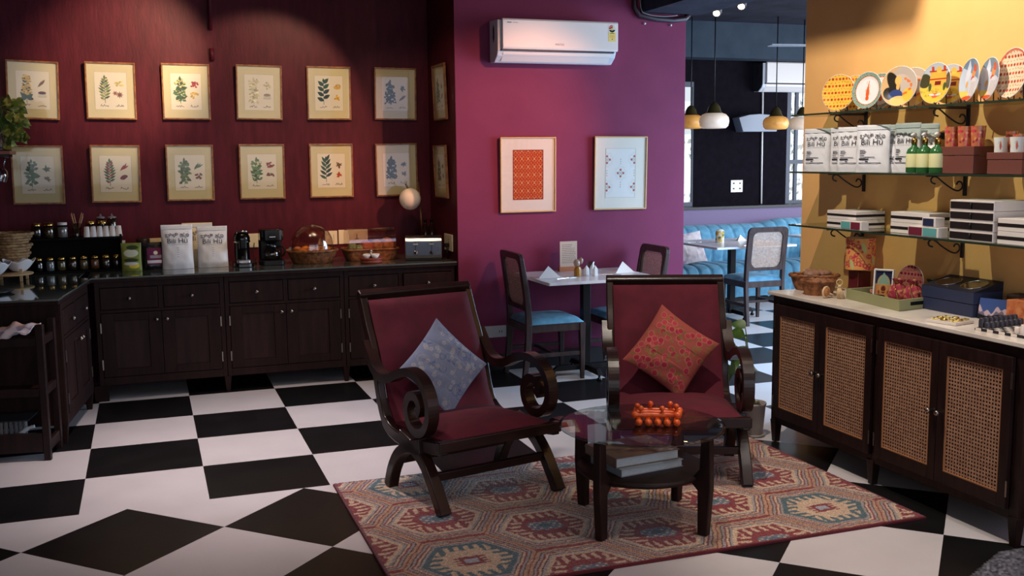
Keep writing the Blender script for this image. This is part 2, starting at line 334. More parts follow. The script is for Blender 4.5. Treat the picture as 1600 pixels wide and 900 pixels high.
_wf = (M().box(4.5, 5.85, 3.5, 3.7, 0, 3.2).box(5.85, 6.69, 3.5, 3.7, 0, 1.04).box(5.85, 6.69, 3.5, 3.7, 2.55, 3.2).box(6.69, 8.02, 3.5, 3.7, 0, 3.2)
       .box(8.02, 9.4, 3.5, 3.7, 0, 1.03).box(8.02, 9.4, 3.5, 3.7, 2.6, 3.2).box(9.4, 9.8, 3.5, 3.7, 0, 3.2))
_wf.v = [(a_, min(b_, 3.545), c_) for a_, b_, c_ in _wf.v]
struct('wall_far', _wf, DARKW)
struct('wall_dining', M().box(4.385, 4.585, .95, 3.5, 0, 3.2), DARKW)
struct('trim_1', M().box(4.585, 9.8, 3.30, 3.499, 0, 1.02).box(4.585, 9.8, 3.27, 3.499, 1.02, 1.05, 1), [LILAC, SKIRT])
struct('trim_2', M().box(4.586, 9.8, 3.0, 3.28, 2.79, 3.199), TEALB)
struct('trim_3', M().box(4.17, 4.70, -2.09, -.021, 2.80, 3.199), CEIL)
struct('shadow_box', M().box(3.0, 3.2, -3.26, -1.9, 2.985, 3.199), CEIL)  # unseen box added under the ceiling to shade the yellow wall's top left
struct('ceiling', M().box(-2.8, 9.8, -9.6, 3.7, 3.2, 3.3), CEIL)
struct('baseboard_center', M().box(2.63, 4.585, -.035, -.0201, 0, .13), SKIRT, bevel=.003)
wf = mat('window_frame_paint', (70, 74, 88), 0.5)
for n, (a, b, z0, z1) in enumerate(((5.85, 6.69, 1.04, 2.55), (8.02, 9.4, 1.03, 2.6))):
    fr = M()
    for x in (a, b - (.06 if n else .015)): fr.box(x, x + (.06 if n or x == a else .015), 3.505, 3.54, z0, z1)
    for z in (z0, z1 - .06): fr.box(a + .06, b - (.06 if n else .015), 3.505, 3.54, z, z + .06)
    if n: fr.box(a + .06, b - .06, 3.505, 3.54, 1.55, 1.60); fr.box(8.15, 8.19, 3.505, 3.54, z0 + .06, 1.55).box(8.15, 8.19, 3.505, 3.54, 1.60, z1 - .06)
    w_ = struct('window_%d' % (n + 1), fr, wf)
    build('pane', M().box(a + .06, b - (.06 if n else .015), 3.52, 3.525, z0 + .06, z1 - .06), PICG, w_)
struct('terrace_ground', M().box(4.5, 11.5, 3.7, 6.2, -.1, 0), mat('grey_paving', (150, 148, 144), .8))
# foliage outside the far windows
hm = M(); rnd = random.Random(4)
for k in range(900):
    x, y, z = rnd.uniform(5.8, 11), rnd.uniform(4.6, 5.6), rnd.uniform(0.03, 2.2) + rnd.random() * .5
    a, L = rnd.uniform(0, 6.3), rnd.uniform(.03, .07); u = Vector((math.cos(a), rnd.uniform(-.5, .5), math.sin(a))) * L; w_ = Vector((-u.z, rnd.uniform(-.02, .02), u.x)) * .5
    p = Vector((x, y, z)); hm.add([p - u, p + w_, p + u, p - w_], [(0, 1, 2, 3)], rnd.random() > .6)
tag(build('shrubbery', hm, [LEAFG, mat('pale_dry_leaf', (196, 180, 150), 0.7)]), 'leafy shrubs seen outside through the far dining room windows', 'shrub', kind='stuff')
# pipe on the maroon wall
m = M().tube([(.915, .735, 3.19), (.915, .735, 2.66)], .016, 10); m.tube([(.915, .735, 2.52), (.915, .735, 2.43)], .018, 10)
tag(build('conduit_pipe', m, WALLM), 'maroon painted conduit pipe coming down the wall above third picture column', 'pipe')

# ================================================================== CABINETS
def knob(parent, x, y, z, r=.016, mt=None):
    return build('knob', M().lathe([(.006, 0), (.006, .014), (r, .02), (r, .028), (r * .7, .034), (.001, .036)][::1], 14, (x, -y, z), ax='y').flipy() if 0 else
                 knobm(x, y, z, r), mt or KNOBM, parent)
def knobm(x, y, z, r):
    m = M(); m.T = Matrix.Translation((x, y, z)) @ Matrix.Rotation(PI / 2, 4, 'X')
    return m.lathe([(.006, 0), (.006, .014), (r, .02), (r, .028), (r * .7, .034), (.001, .036)], 14)
KNOBM = mat('antique_pewter_knob', (150, 140, 132), 0.3, 1.0)
def door(parent, x0, x1, z0, z1, kx, hx, cane=False, wood=WOOD, kz=None):
    st = .085 if not cane else (x1 - x0 - .32) / 2; y0, y1 = -.022, 0.0
    zt = .06 if cane else .055
    f = M().box(x0, x0 + st, y0, y1, z0, z1).box(x1 - st, x1, y0, y1, z0, z1).box(x0 + st, x1 - st, y0, y1, z0, z0 + zt).box(x0 + st, x1 - st, y0, y1, z1 - zt, z1)
    d = build('door', f, wood, parent, bevel=.002)
    if cane:
        build('cane_panel', M().add([(x0 + st, 0, 0), (x1 - st, 0, 0), (x1 - st, 0, 1), (x0 + st, 0, 1)], []) .box(x0 + st, x1 - st, -.012, -.0105, z0 + zt, z1 - zt), CANE2, d)
        e = M()
        for a, b, c, g in ((x0 + st, x0 + st + .006, z0 + zt, z1 - zt), (x1 - st - .006, x1 - st, z0 + zt, z1 - zt), (x0 + st + .006, x1 - st - .006, z0 + zt, z0 + zt + .006), (x0 + st + .006, x1 - st - .006, z1 - zt - .006, z1 - zt)): e.box(a, b, -.018, -.012, c, g)
        build('cane_edging', e, mat('cane_spline', (172, 118, 78), 0.5), d)
    else: build('panel', M().box(x0 + st, x1 - st, -.013, -.003, z0 + zt, z1 - zt), WOODP, d, bevel=.002)
    knob(d, kx, y0, kz if kz else z1 - .055, .013)
    for z in (z0 + .09, z1 - .1): build('hinge', M().box(hx - .004, hx + .004, -.026, -.021, z - .035, z + .035), KNOBM, d)
    return d
def drawer(parent, x0, x1, z0, z1, wood=WOOD, out=0.0):
    d = build('drawer', M().box(x0, x1, -.02 - out, 0.02, z0, z1), wood, parent, bevel=.003)
    knob(d, (x0 + x1) / 2, -.02 - out, (z0 + z1) / 2, .014); return d
CANE2 = cane_mat('door_cane', (186, 142, 114), (140, 98, 74), .0168, 0.31, (0, 2), True)
G_CAB = 'dark wood counter cabinets'
for k, lab in enumerate(('dark wood counter cabinet below the white coffee pouches, left of three', 'dark wood counter cabinet below the coffee machines, middle of three', 'dark wood counter cabinet below the toaster, mostly behind the left armchair')):
    x0 = .012 + .866 * k; w = .862
    t = thing('counter_cabinet', lab, 'cabinet', (x0, .045, 0), 0, G_CAB)
    b = M().box(0, w, .0, .68, .115, .835); build('body', b, WOOD, t, bevel=.002)
    f = M().box(.0, .03, -.018, 0, .115, .845).box(w - .03, w, -.018, 0, .115, .845).box(.03, w - .03, -.018, 0, .805, .845).box(.03, w - .03, -.018, 0, .115, .17).box(.03, w - .03, -.018, 0, .625, .645).box(w / 2 - .016, w / 2 + .016, -.018, 0, .645, .805)
    build('face_frame', f, WOOD, t, bevel=.002)
    drawer(t, .035, w / 2 - .02, .65, .80); drawer(t, w / 2 + .02, w - .035, .65, .80, out=.02 if k == 2 else 0)
    door(t, .033, w / 2 - .002, .173, .622, w / 2 - .035, .029); door(t, w / 2 + .002, w - .033, .173, .622, w / 2 + .035, w - .029)
    xs = [(.0, .05)] + ([(w - .05, w)] if k == 2 else [])
    if k == 0: xs = [(-.04, .055)]
    for a, b_ in xs:
        cx = (a + b_) / 2 - (.026 if k else 0) * (1 if a == 0 else -0.9); h = (b_ - a) / 2; e = h * (.55 if k else 1)
        build('leg', M().taper((cx, .012, 0), (e, .016, 0), (cx, .012, .114), (h, .029, 0)), WOOD, t, bevel=.002)
# top slab, L-shaped, in one piece per run
m = M().prism([(.0, -.005), (2.617, -.005), (2.617, .745), (.0, .745)], .848, .868); m.prism([(.0, -.012), (2.617, -.012), (2.617, .745), (.0, .745)], .870, .880, 1)
t = thing('worktop', 'dark glass worktop running along the maroon wall under the coffee machines', 'worktop')
m1 = M().box(-.03, 2.617, -.005, .745, .846, .868); build('wood_edge', m1, WOOD, t, bevel=.002)
build('glass_sheet', M().box(-.025, 2.615, -.012, .742, .8685, .880), STONE, t, bevel=.002)
A7 = math.radians(83.3)
t = thing('corner_cabinet', 'dark wood corner cabinet with small knobs behind the trolley at left', 'cabinet', (-.143, -1.03, 0), A7)
build('body', M().box(0, .90, .0, .60, .115, .845), WOOD, t, bevel=.002)
f = M().box(0, .05, -.018, 0, .115, .845).box(.86, .90, -.018, 0, .115, .845).box(.05, .86, -.018, 0, .805, .845).box(.05, .86, -.018, 0, .115, .17).box(.05, .86, -.018, 0, .625, .645).box(.42, .45, -.018, 0, .645, .805)
build('face_frame', f, WOOD, t, bevel=.002)
drawer(t, .055, .415, .65, .80); drawer(t, .455, .855, .65, .80)
door(t, .055, .443, .173, .622, .41, .051); door(t, .447, .857, .173, .622, .48, .86)
for x in (.0, .855): build('leg', M().taper((x + .022, .012, 0), (.013, .016, 0), (x + .022, .012, .135), (.022, .029, 0)), WOOD, t, bevel=.002)
t = thing('corner_worktop', 'dark glass worktop at far left carrying the seagrass baskets and white bowls', 'worktop', (-.132, -1.075, 0), A7)
build('wood_edge', M().prism([(0, .0), (1.10, .0), (1.10, .10), (1.76, .14), (1.70, .66), (0, .62)], .846, .868), WOOD, t, bevel=.002)
build('glass_sheet', M().prism([(-.006, -.006), (1.10, -.006), (1.10, .08), (1.76, .12), (1.70, .66), (-.006, .62)], .8685, .880), STONE, t, bevel=.002)

t = thing('cane_door_sideboard', 'long dark sideboard with four cane doors under the yellow wall', 'sideboard', (3.775, -2.515, 0), -PI / 2)
build('body', M().box(.0, 1.81, .03, .05, .12, .865).box(0, .02, .05, .455, .12, .865).box(1.79, 1.81, .05, .455, .12, .865).box(.02, 1.79, .05, .455, .12, .14).box(.02, 1.79, .435, .455, .14, .865).box(.90, .92, .05, .435, .14, .865), WOODR, t, bevel=.002)
f = M().box(0, .05, 0, .03, .115, .865).box(.885, .925, 0, .03, .115, .865).box(1.76, 1.81, 0, .03, .115, .865)
for a, b_ in ((.05, .885), (.925, 1.76)): f.box(a, b_, 0, .03, .115, .158).box(a, b_, 0, .03, .82, .865)
build('face_frame', f, WOODR, t, bevel=.002)
for a, b_, kx, hx in ((.053, .463, .435, .049), (.467, .882, .495, .886), (.928, 1.338, 1.312, .924), (1.342, 1.757, 1.368, 1.761)): door(t, a, b_, .16, .818, kx, hx, True, WOODR, .49)
for x in (.03, .88, 1.785): build('leg', M().taper((x, .016, 0), (.016, .016, 0), (x, .016, .13), (.026, .024, 0)), WOODR, t, bevel=.002)
for x in (.03, 1.785): build('leg', M().taper((x, .43, 0), (.016, .016, 0), (x, .43, .13), (.026, .024, 0)), WOODR, t, bevel=.002)
tag(build('marble_top', M().box(3.75, 4.247, -4.36, -2.49, .866, .886), MARBLE, bevel=.003), 'long cream marble slab lying on the cane door sideboard', 'marble top')

# ================================================================== TROLLEY
t = thing('serving_trolley', 'dark wood three tier serving trolley at the far left edge', 'trolley', (-.215, -1.345, 0), math.radians(-9))
for n, (x, y, h) in enumerate(((0, 0, .775), (0, .25, .775), (-.85, 0, .775), (-.85, .25, .775))): build('post', M().taper((x, y, 0), (.018, .018, 0), (x, y, h), (.021, .021, 0)), WOODR, t, bevel=.003)
for z0, z1 in ((.655, .70), (.37, .415), (.05, .16)):
    build('rail', M().box(-.828, -.022, -.012, .012, z0, z1), WOODR, t, bevel=.002); build('rail', M().box(-.012, .012, .022, .228, z0, z1 - (.05 if z0 < .1 else 0)), WOODR, t, bevel=.002)
    build('shelf', M().box(-.83, -.02, .014, .236, z0 + .005, z0 + .018), WOODR, t)
c = Cv(.5, .22, .004, (196, 190, 196))
c.I[:] = (190, 182, 190); c.put(np.sin(c.X * 38 + 6 * c.Y + 2 * np.sin(c.Y * 30)) > .9, (150, 140, 160)); c.ell(.05, .12, .2, .05, (214, 168, 150))
fn = lambda x, y: (x, y, .012 + .012 * np.sin(x * 30 + y * 14) * np.cos(y * 26) + .008 * np.sin(x * 71))
o = c.mesh('folded_cloth', paint('white_printed_cloth', (200, 195, 200), 0.9), fn=fn); o.location = (-.49, -1.19, .705); o.rotation_euler = (math.radians(10), math.radians(-8), -.3)
sm_ = o.modifiers.new('thick', 'SOLIDIFY'); sm_.thickness = .006
tag(o, 'crumpled pale printed cloth on the top tier of the serving trolley', 'cloth')
# glass holder on the trolley's bottom tier
t = thing('ribbed_glass_tub', 'ribbed clear tub of tumblers on the bottom tier of the trolley', 'tub', (-.46, -1.185, .072), math.radians(-9))
m = M()
for k in range(14): x = -.19 + .0255 * k; m.lathe([(.010, 0), (.013, .15), (.011, .15), (.009, .004)], 10, (x, -.06 - .01 * math.sin(k), 0), cap=False)
build('tube_rack', m, GLSD, t); build('rim', M().box(-.21, .17, -.09, .1, .15, .158), mat('smoked_plastic', (40, 44, 50), .2), t, bevel=.004)
tag(build('crumpled_wrap', M().tube(spline([(-.62, -1.27, .10), (-.5, -1.28, .13), (-.4, -1.27, .11), (-.33, -1.28, .17), (-.28, -1.28, .185)], 5), [.004 + .018 * abs(math.sin(k * 1.3)) * (1 - k / 24) + .004 for k in range(21)], 9), mat('clear_wrap', (205, 210, 215), .25)), 'crumpled clear plastic wrap beside the ribbed tub on the trolley', 'plastic wrap')

# ================================================================== RUG
def rug():
    w, h = 2.47, 1.49; cx, cy = 2.445, -3.155
    c = Cv(w, h, .0055, (178, 148, 122)); X = c.X + cx; Y = c.Y + cy
    X = X + .0025 * np.sin(Y * 37 + X * 9) + .0012 * np.sin(Y * 95); Y = Y + .0025 * np.sin(X * 41) + .0012 * np.sin(X * 101 + Y * 20)
    RED = (122, 30, 32); CRM = (190, 160, 132); GRY = (150, 138, 134); DK = (72, 20, 28); TEAL = (66, 88, 92); BLU = (84, 100, 118); SND = (172, 132, 102)
    cxs, cys, rad = .4353, .53, .2995
    ku = np.round((X - 1.572) / cxs); best = None
    for dk in (-1, 0, 1):
        k = ku + dk; off = np.where(np.mod(k, 2) == 0, 0.0, .265); r = np.round((Y + 3.10 - off) / cys); dx = X - (1.572 + k * cxs); dy = Y - (-3.10 + off + r * cys)
        g = np.maximum(abs(dy), abs(dx) * .866 + abs(dy) * .5) / .265
        if best is None: best = [g, dx, dy, k, r]
        else:
            mk = g < best[0]; best = [np.where(mk, a, b) for a, b in zip((g, dx, dy, k, r), best)]
    g, dx, dy, k, r = best; th = np.arctan2(dy, dx)
    def s(mk, col): c.I[mk] = col
    c.I[:] = CRM; s(g > .95, RED); s((g < .95) & (g > .895), SND); s((g < .895) & (g > .875), DK); s((g < .875) & (g > .835), GRY); s((g < .835) & (g > .805), RED); s((g < .805) & (g > .765), CRM); s((g < .765) & (g > .745), DK); s((g < .745) & (g > .70), GRY)
    tl = ((k == 0) & (r == -1)) | ((k == 4) & (r == -1)) | ((k == 0) & (r == 1)) | ((k == 3) & (r == 1))
    side = abs(dx) * .5 > abs(dy) * .62; tt = np.where(side, dy - .25 * (g - .4) * .12, dx + .25 * (g - .4) * .12 * np.sign(dy)); comb = np.mod(tt / .044 + .25, 1) < .52
    hook = comb & (g < .63) & (g > .38); tip = (np.mod(tt / .044 + .25, 1) < .80) & (g > .575) & (g < .63)
    s((g <= .40), RED); s(hook | tip, RED); s((g < .70) & (g > .66), CRM)
    s(tl & (g < .745), TEAL); s(tl & (g < .745) & (g > .70), GRY); s(tl & (g < .61) & (g > .34) & ~(comb & (g > .44)), CRM); s(tl & (g <= .34), CRM)
    ct = (abs(dx) < .078) & (abs(dy) < .052) & (abs(dx) + abs(dy) < .108)
    s(ct & ~tl, BLU); s(ct & ~tl & (np.sin(dx * 150) * np.sin(dy * 150) > .35) & (g > .12), CRM); s((abs(dx) < .024) & (abs(dy) < .018) & ~tl, TEAL)
    s(tl & (abs(dx) < .07) & (abs(dy) < .045) & ((np.sin(dy * 260) > -.1) | (abs(dx) < .045)), RED); s(tl & (abs(dx) < .03) & (abs(dy) < .022), (150, 150, 158))
    n = np.random.RandomState(3); c.I *= (1 + .10 * n.randn(c.ny, c.nx, 1)); c.I[:] = np.clip(c.I * .98, 4, 250)
    e = (abs(c.X) > w / 2 - .012) | (abs(c.Y) > h / 2 - .012); c.I[e] = (98, 24, 34)
    pile = n.rand(c.ny * c.nx) * .0025
    fn = lambda x, y: (x, y, .012 + pile - .010 * ((abs(x) > w / 2 - .004) | (abs(y) > h / 2 - .004)))
    o = c.mesh('rug', paint('wool_rug', (150, 100, 90), 0.95, spec=.1, sheen=.4), fn=fn, smooth=False); o.location = (cx, cy, 0)
    b = build('backing', M().box(-w / 2, w / 2, -h / 2, h / 2, .001, .010), mat('rug_backing', (88, 26, 34), .9), o)
    tag(o, 'red cream and blue wool rug with hexagon medallions under the armchairs', 'rug')
rug()
c = Cv(1.4, .9, .012, (84, 84, 92)); c.I *= (1 + .22 * np.random.RandomState(2).randn(c.ny, c.nx, 1))
nn = np.random.RandomState(5).rand(c.nx * c.ny) * .004
o = c.mesh('door_mat', paint('grey_mat', (90, 90, 96), .95, spec=.1), fn=lambda x, y: (x, y, .008 + nn), keep=lambda x, y: (y < .44 - .02 * np.sin(x * 3) - np.clip(-.35 - x, 0, 1) * .5))
o.location = (4.02, -4.79, 0); sm_ = o.modifiers.new('thick', 'SOLIDIFY'); sm_.thickness = .007
tag(o, 'grey loop pile mat in the bottom right corner by the sideboard leg', 'mat')

# ================================================================== ARMCHAIRS
def armchair(label, loc, ang, grp, lug_side=False):
    t = thing('lounge_armchair', label, 'armchair', (loc[0], loc[1], .0145), ang, grp)   # local +y is the front
    hw = .315
    rail = spline([(-.300, .925), (-.243, .80), (-.180, .68), (-.120, .52), (-.085, .41), (-.035, .325), (.05, .285), (.18, .272), (.34, .285), (.565, .318)], 6)
    for sx in (-1, 1):
        a, b = sorted((sx * (hw - .018), sx * (hw + .022)))
        build('side_frame', M().ribbon(rail, [.052 if i < 30 else .062 for i in range(len(rail))], a, b), WOODC, t, bevel=.006)
        arm = spline([(-.205, .715), (-.160, .655), (-.095, .592), (-.02, .562), (.08, .572), (.19, .615), (.31, .640), (.42, .612), (.485, .54), (.492, .45), (.440, .378), (.355, .362), (.292, .402), (.275, .470), (.315, .527), (.375, .530), (.408, .492), (.385, .458)], 6)
        n = len(arm); ws = [.043 + .003 * math.sin(i * .1) if i < n - 14 else .040 + (.012 * (i - n + 14) / 14) for i in range(n)]
        a, b = sorted((sx * (hw - .004), sx * (hw + .052)))
        build('scroll_arm', M().ribbon(arm, ws, a, b), WOODC, t, bevel=.007)
        build('front_leg', M().ribbon(spline([(.17, .285), (.30, .268), (.41, .205), (.50, .105), (.575, .0)], 6), [.10, .09, .085, .08, .075, .07, .066, .062, .060, .058, .056] + [.055] * 14, a - sx * .012, b - sx * .012), WOODC, t, bevel=.005)
        build('rear_leg', M().ribbon(spline([(.38, .285), (.26, .262), (.14, .20), (.06, .105), (.015, .0)], 6), [.09, .085, .08, .075, .07, .066, .062, .060] + [.056] * 17, a - sx * .012, b - sx * .012), WOODC, t, bevel=.005)
        if not lug_side or sx > 0: continue
        lug = M().box(-hw - .115, -hw - .02, .468, .560, .308, .352)
        build('rail_end', lug, WOODC, t, bevel=.018)
    build('top_rail', M().ribbon([(-.318, .915), (-.300, .955), (-.292, .965)], [.05, .045, .035], -hw - .022, hw + .022), WOODC, t, bevel=.006)
    build('front_rail', M().box(-hw - .03, hw + .03, .535, .575, .300, .352), WOODC, t, bevel=.005)
    build('stretcher', M().box(-hw, hw, .445, .475, .135, .175), WOODC, t, bevel=.004)
    build('stretcher', M().box(-hw, hw, .085, .115, .135, .175), WOODC, t, bevel=.004)
    bp = spline([(-.275, .915), (-.215, .79), (-.150, .665), (-.092, .52), (-.058, .42), (-.015, .352), (.012, .322)], 6); N = len(bp) - 1
    def back(u, v):
        p = bp[min(N, int(round(v * N)))]; e = min(1.0, min(u, 1 - u) * 12, (v + .001) * 16); return ((u - .5) * 2 * (hw - .016), p[0] + .012 + .022 * math.sqrt(max(0, e)), p[1] + .006)
    m = M().sheet(24, N, back); m.sheet(1, N, lambda u, v: ((u - .5) * 2 * (hw - .018), bp[min(N, int(round(v * N)))][0] - .005, bp[min(N, int(round(v * N)))][1]))
    build('back_upholstery', m, REDV, t)
    def seat(u, v):
        e = max(0.0, min(u, 1 - u, .5) * 2); f = max(0.0, min((1 - v) * 6, 1.0)); dome = (1 - (1 - e) ** 4) * f ** .5
        if v < .22: dome *= .5 + .5 * v / .22
        return ((u - .5) * 2 * (hw - .012), -.03 + v * .585, .318 + .032 * v + dome * .045 + .010 * math.sin(PI * v) * e)
    m = M().sheet(28, 28, seat); m.sheet(1, 6, lambda u, v: ((u - .5) * 2 * (hw - .016), -.02 + v * .57, .306 + .02 * v))
    for sx in (0, 1): m.sheet(28, 1, lambda u, v: ((sx - .5) * 2 * (hw - .012), -.03 + u * .585, (.318 + .032 * u) * v + (.300 + .02 * u) * (1 - v)))
    m.sheet(20, 1, lambda u, v: ((u - .5) * 2 * (hw - .012), .555, .350 * v + .318 * (1 - v)))
    build('seat_cushion', m, REDV, t)
    return t
fwd1 = math.radians(-77); a1 = fwd1 - PI / 2
AC1 = armchair('dark wood scroll arm lounge chair in crimson holding the blue cushion', (1.80, -2.46), a1, 'scroll arm lounge chairs', True)
fwd2 = math.radians(-112); a2 = fwd2 - PI / 2
d2 = Vector((math.cos(fwd2), math.sin(fwd2))); s2 = Vector((-d2.y, d2.x)); o2 = Vector((3.135, -3.249)) - d2 * .59 - s2 * .315
AC2 = armchair('dark wood scroll arm lounge chair in crimson holding the red floral cushion', (o2.x, o2.y), a2, 'scroll arm lounge chairs')

def cushion(name, label, c, mt, W_, T_, mtx):
    H_ = W_
    def fn(sgn):
        def f(x, y):
            u, v = x / (W_ / 2), y / (W_ / 2); k = np.clip((1 - u * u) * (1 - v * v), 0, 1) ** .62
            px_ = x * (1 - .07 * (1 - v * v) * abs(u)); py_ = y * (1 - .07 * (1 - u * u) * abs(v))
            wr = .004 * np.sin(px_ * 60 + py_ * 25) * k * (np.abs(u) > .3)
            return (px_, py_, sgn * (T_ / 2 * k + wr))
        return f
    o = c.mesh(name, mt, fn=fn(1)); o.matrix_world = mtx
    c.mesh('back_cover', mt, o, fn=fn(-1), flip=True); return tag(o, label, 'cushion')
def chair_m(loc, ang, x, y, z, tilt, roll):   # pose in the chair's own frame, leaning on its back
    return Matrix.Translation((loc[0], loc[1], 0)) @ Matrix.Rotation(ang, 4, 'Z') @ Matrix.Translation((x, y, z)) @ Matrix.Rotation(math.radians(90 + tilt), 4, 'X') @ Matrix.Rotation(PI, 4, 'Y') @ Matrix.Rotation(math.radians(roll), 4, 'Z')
rs = np.random.RandomState(1)
c = Cv(.37, .37, .003, (124, 132, 156))
for k in range(150):
    x, y = rs.uniform(-.17, .17, 2); col = [(134, 142, 158), (122, 134, 160), (150, 148, 154), (92, 106, 140)][k % 4]
    if k % 3 == 0: c.ring(x, y, rs.uniform(.012, .03), .0035, col)
    elif k % 3 == 1:
        for a in range(5): c.ell(x + .008 * math.cos(a * 1.257), y + .008 * math.sin(a * 1.257), .005, .005, (160, 160, 164))
    else: c.leaf(x, y, rs.uniform(0, 6.3), .03, .01, col)
BLC = paint('blue_paisley_cotton', (110, 125, 155), .9, spec=.2, bump=(300, .2, .001))
cushion('throw_cushion', 'grey blue paisley cushion standing on its corner on left armchair', c, BLC, .37, .12, chair_m((1.80, -2.46), a1, .03, .05, .598, 20, 42))
c = Cv(.38, .38, .003, (146, 72, 64))
for k in range(150):
    x, y = (rs.uniform(-.17, .17, 2)); col = [(150, 40, 62), (112, 88, 52), (164, 56, 70), (128, 96, 60)][k % 4]
    if k % 2 == 0: c.ell(x, y, .013, .015, col, rs.uniform(0, 3)); c.ring(x, y, .017, .002, (190, 120, 92))
    else:
        for a in (-.5, 0, .6): c.leaf(x, y, a * 1.6 + k, .024, .009, col)
        c.seg(x, y, x + .02 * math.cos(k), y + .02 * math.sin(k), .002, (120, 90, 50))
RDC = paint('red_floral_cotton', (170, 90, 80), .9, spec=.2, bump=(300, .2, .001))
cushion('throw_cushion', 'coral red floral cushion standing on its corner on right armchair', c, RDC, .38, .12, chair_m((o2.x, o2.y), a2, .0, .05, .605, 20, 54))

# ================================================================== COFFEE TABLE
t = thing('coffee_table', 'low round glass coffee table with four dark legs and lower shelf', 'coffee table', (2.445, -3.455, .0145), math.radians(-14))
build('glass_top', M().lathe([(.36, .440), (.375, .443), (.375, .449), (.36, .452), (.001, .452)], 64).lathe([(.36, .440), (.001, .440)], 64, cap=False), TABLEG, t)
build('lower_shelf', M().lathe([(.001, .236), (.285, .236), (.295, .245), (.295, .256), (.285, .262), (.001, .262)], 48), WOODR, t)
for a in (45, 135, 225, 315):
    x, y = .345 * math.cos(math.radians(a)) * .98, .345 * math.sin(math.radians(a)) * .98; ux, uy = x / .338, y / .338
    def P(u, v, w, ux=ux, uy=uy): return (ux * u - uy * w, uy * u + ux * w, v)
    m = M().prism([(.300, 0), (.345, 0), (.362, .22), (.358, .437), (.312, .437), (.306, .30), (.275, .262), (.262, .236), (.298, .20)], -.019, .019, fn=P)
    build('leg', m, WOODR, t, bevel=.005)
PGS = mat('book_pages', (196, 200, 204), .8, var=((150, 156, 162), 60, .3, .7), stretch=(1, 1, 30))
def book(name, label, loc, rz, w, d, h, cover, grp=None, top=None):
    t = thing(name, label, 'book', loc, rz, grp)
    build('cover', M().box(-w / 2, w / 2, -d / 2, d / 2, 0, .003).box(-w / 2, w / 2, -d / 2, d / 2, h - .003, h).box(-w / 2, -w / 2 + .004, -d / 2, d / 2, .003, h - .003), cover, t, bevel=.001)
    build('pages', M().box(-w / 2 + .005, w / 2 - .006, -d / 2 + .005, d / 2 - .005, .0032, h - .0032), PGS, t)
    if top:
        top.mesh('cover_art', paint('book_cover_art', (120, 100, 90), .3), t, fn=lambda x, y: (x, y, 0 * x + h + .0006), smooth=False)
    return t
book('coffee_table_book', 'grey silver hardback lying under the larger book on table shelf', (2.42, -3.46, .277), math.radians(8), .335, .25, .034, mat('silver_cover', (140, 146, 150), .4))
c = Cv(.33, .26, .003, (122, 98, 86))
for k in range(60): c.ell(rs.uniform(-.16, .16), rs.uniform(-.12, .12), .012, .02, [(90, 66, 56), (150, 122, 104), (134, 90, 60)][k % 3], k, .7)
c.rect(.06, .165, -.13, .13, (150, 134, 130)); c.rect(.03, .06, -.13, .13, (98, 76, 68))
book('coffee_table_book', 'thick brown picture book topmost under the glass table top', (2.41, -3.43, .3115), math.radians(6), .335, .27, .044, mat('brown_cover', (120, 96, 84), .35), None, c)
# orange ornament in its clear case
t = thing('orange_rod_ornament', 'orange turned wood ornament of crossed knobbed rods on the glass table', 'ornament', (2.515, -3.475, .4675), math.radians(-26))
ORG = mat('orange_lacquer', (226, 96, 34), .35, var=((190, 62, 24), 50, .4, .7)); m = [M(), M(), M()]
def rod(L, r): return [(.001, -L - .017), (.012, -L - .013), (.017, -L), (.012, -L + .013), (r * .8, -L + .018), (r, -L * .4), (r * .9, 0), (r, L * .4), (r * .8, L - .018), (.012, L - .013), (.017, L), (.012, L + .013), (.001, L + .017)]
for k in range(5): build('lower_rod', M().lathe(rod(.064, .011), 14, (0, -.084 + .042 * k, .017), ax='x'), ORG, t).rotation_euler = (0, 0, PI / 2)
for k in range(3): build('upper_rod', M().lathe(rod(.095, .012), 14, (.006 * (k - 1), -.045 + .045 * k, .046), ax='x'), ORG, t)
for k, (x, y) in enumerate(((-.075, -.045), (.02, -.045), (.085, .0), (-.03, .045), (.06, .045), (-.09, .0))): build('peg', M().tube([(x, y, .056), (x, y, .068)], .006, 8).ball((x, y, .076), .013, 12), ORG, t)

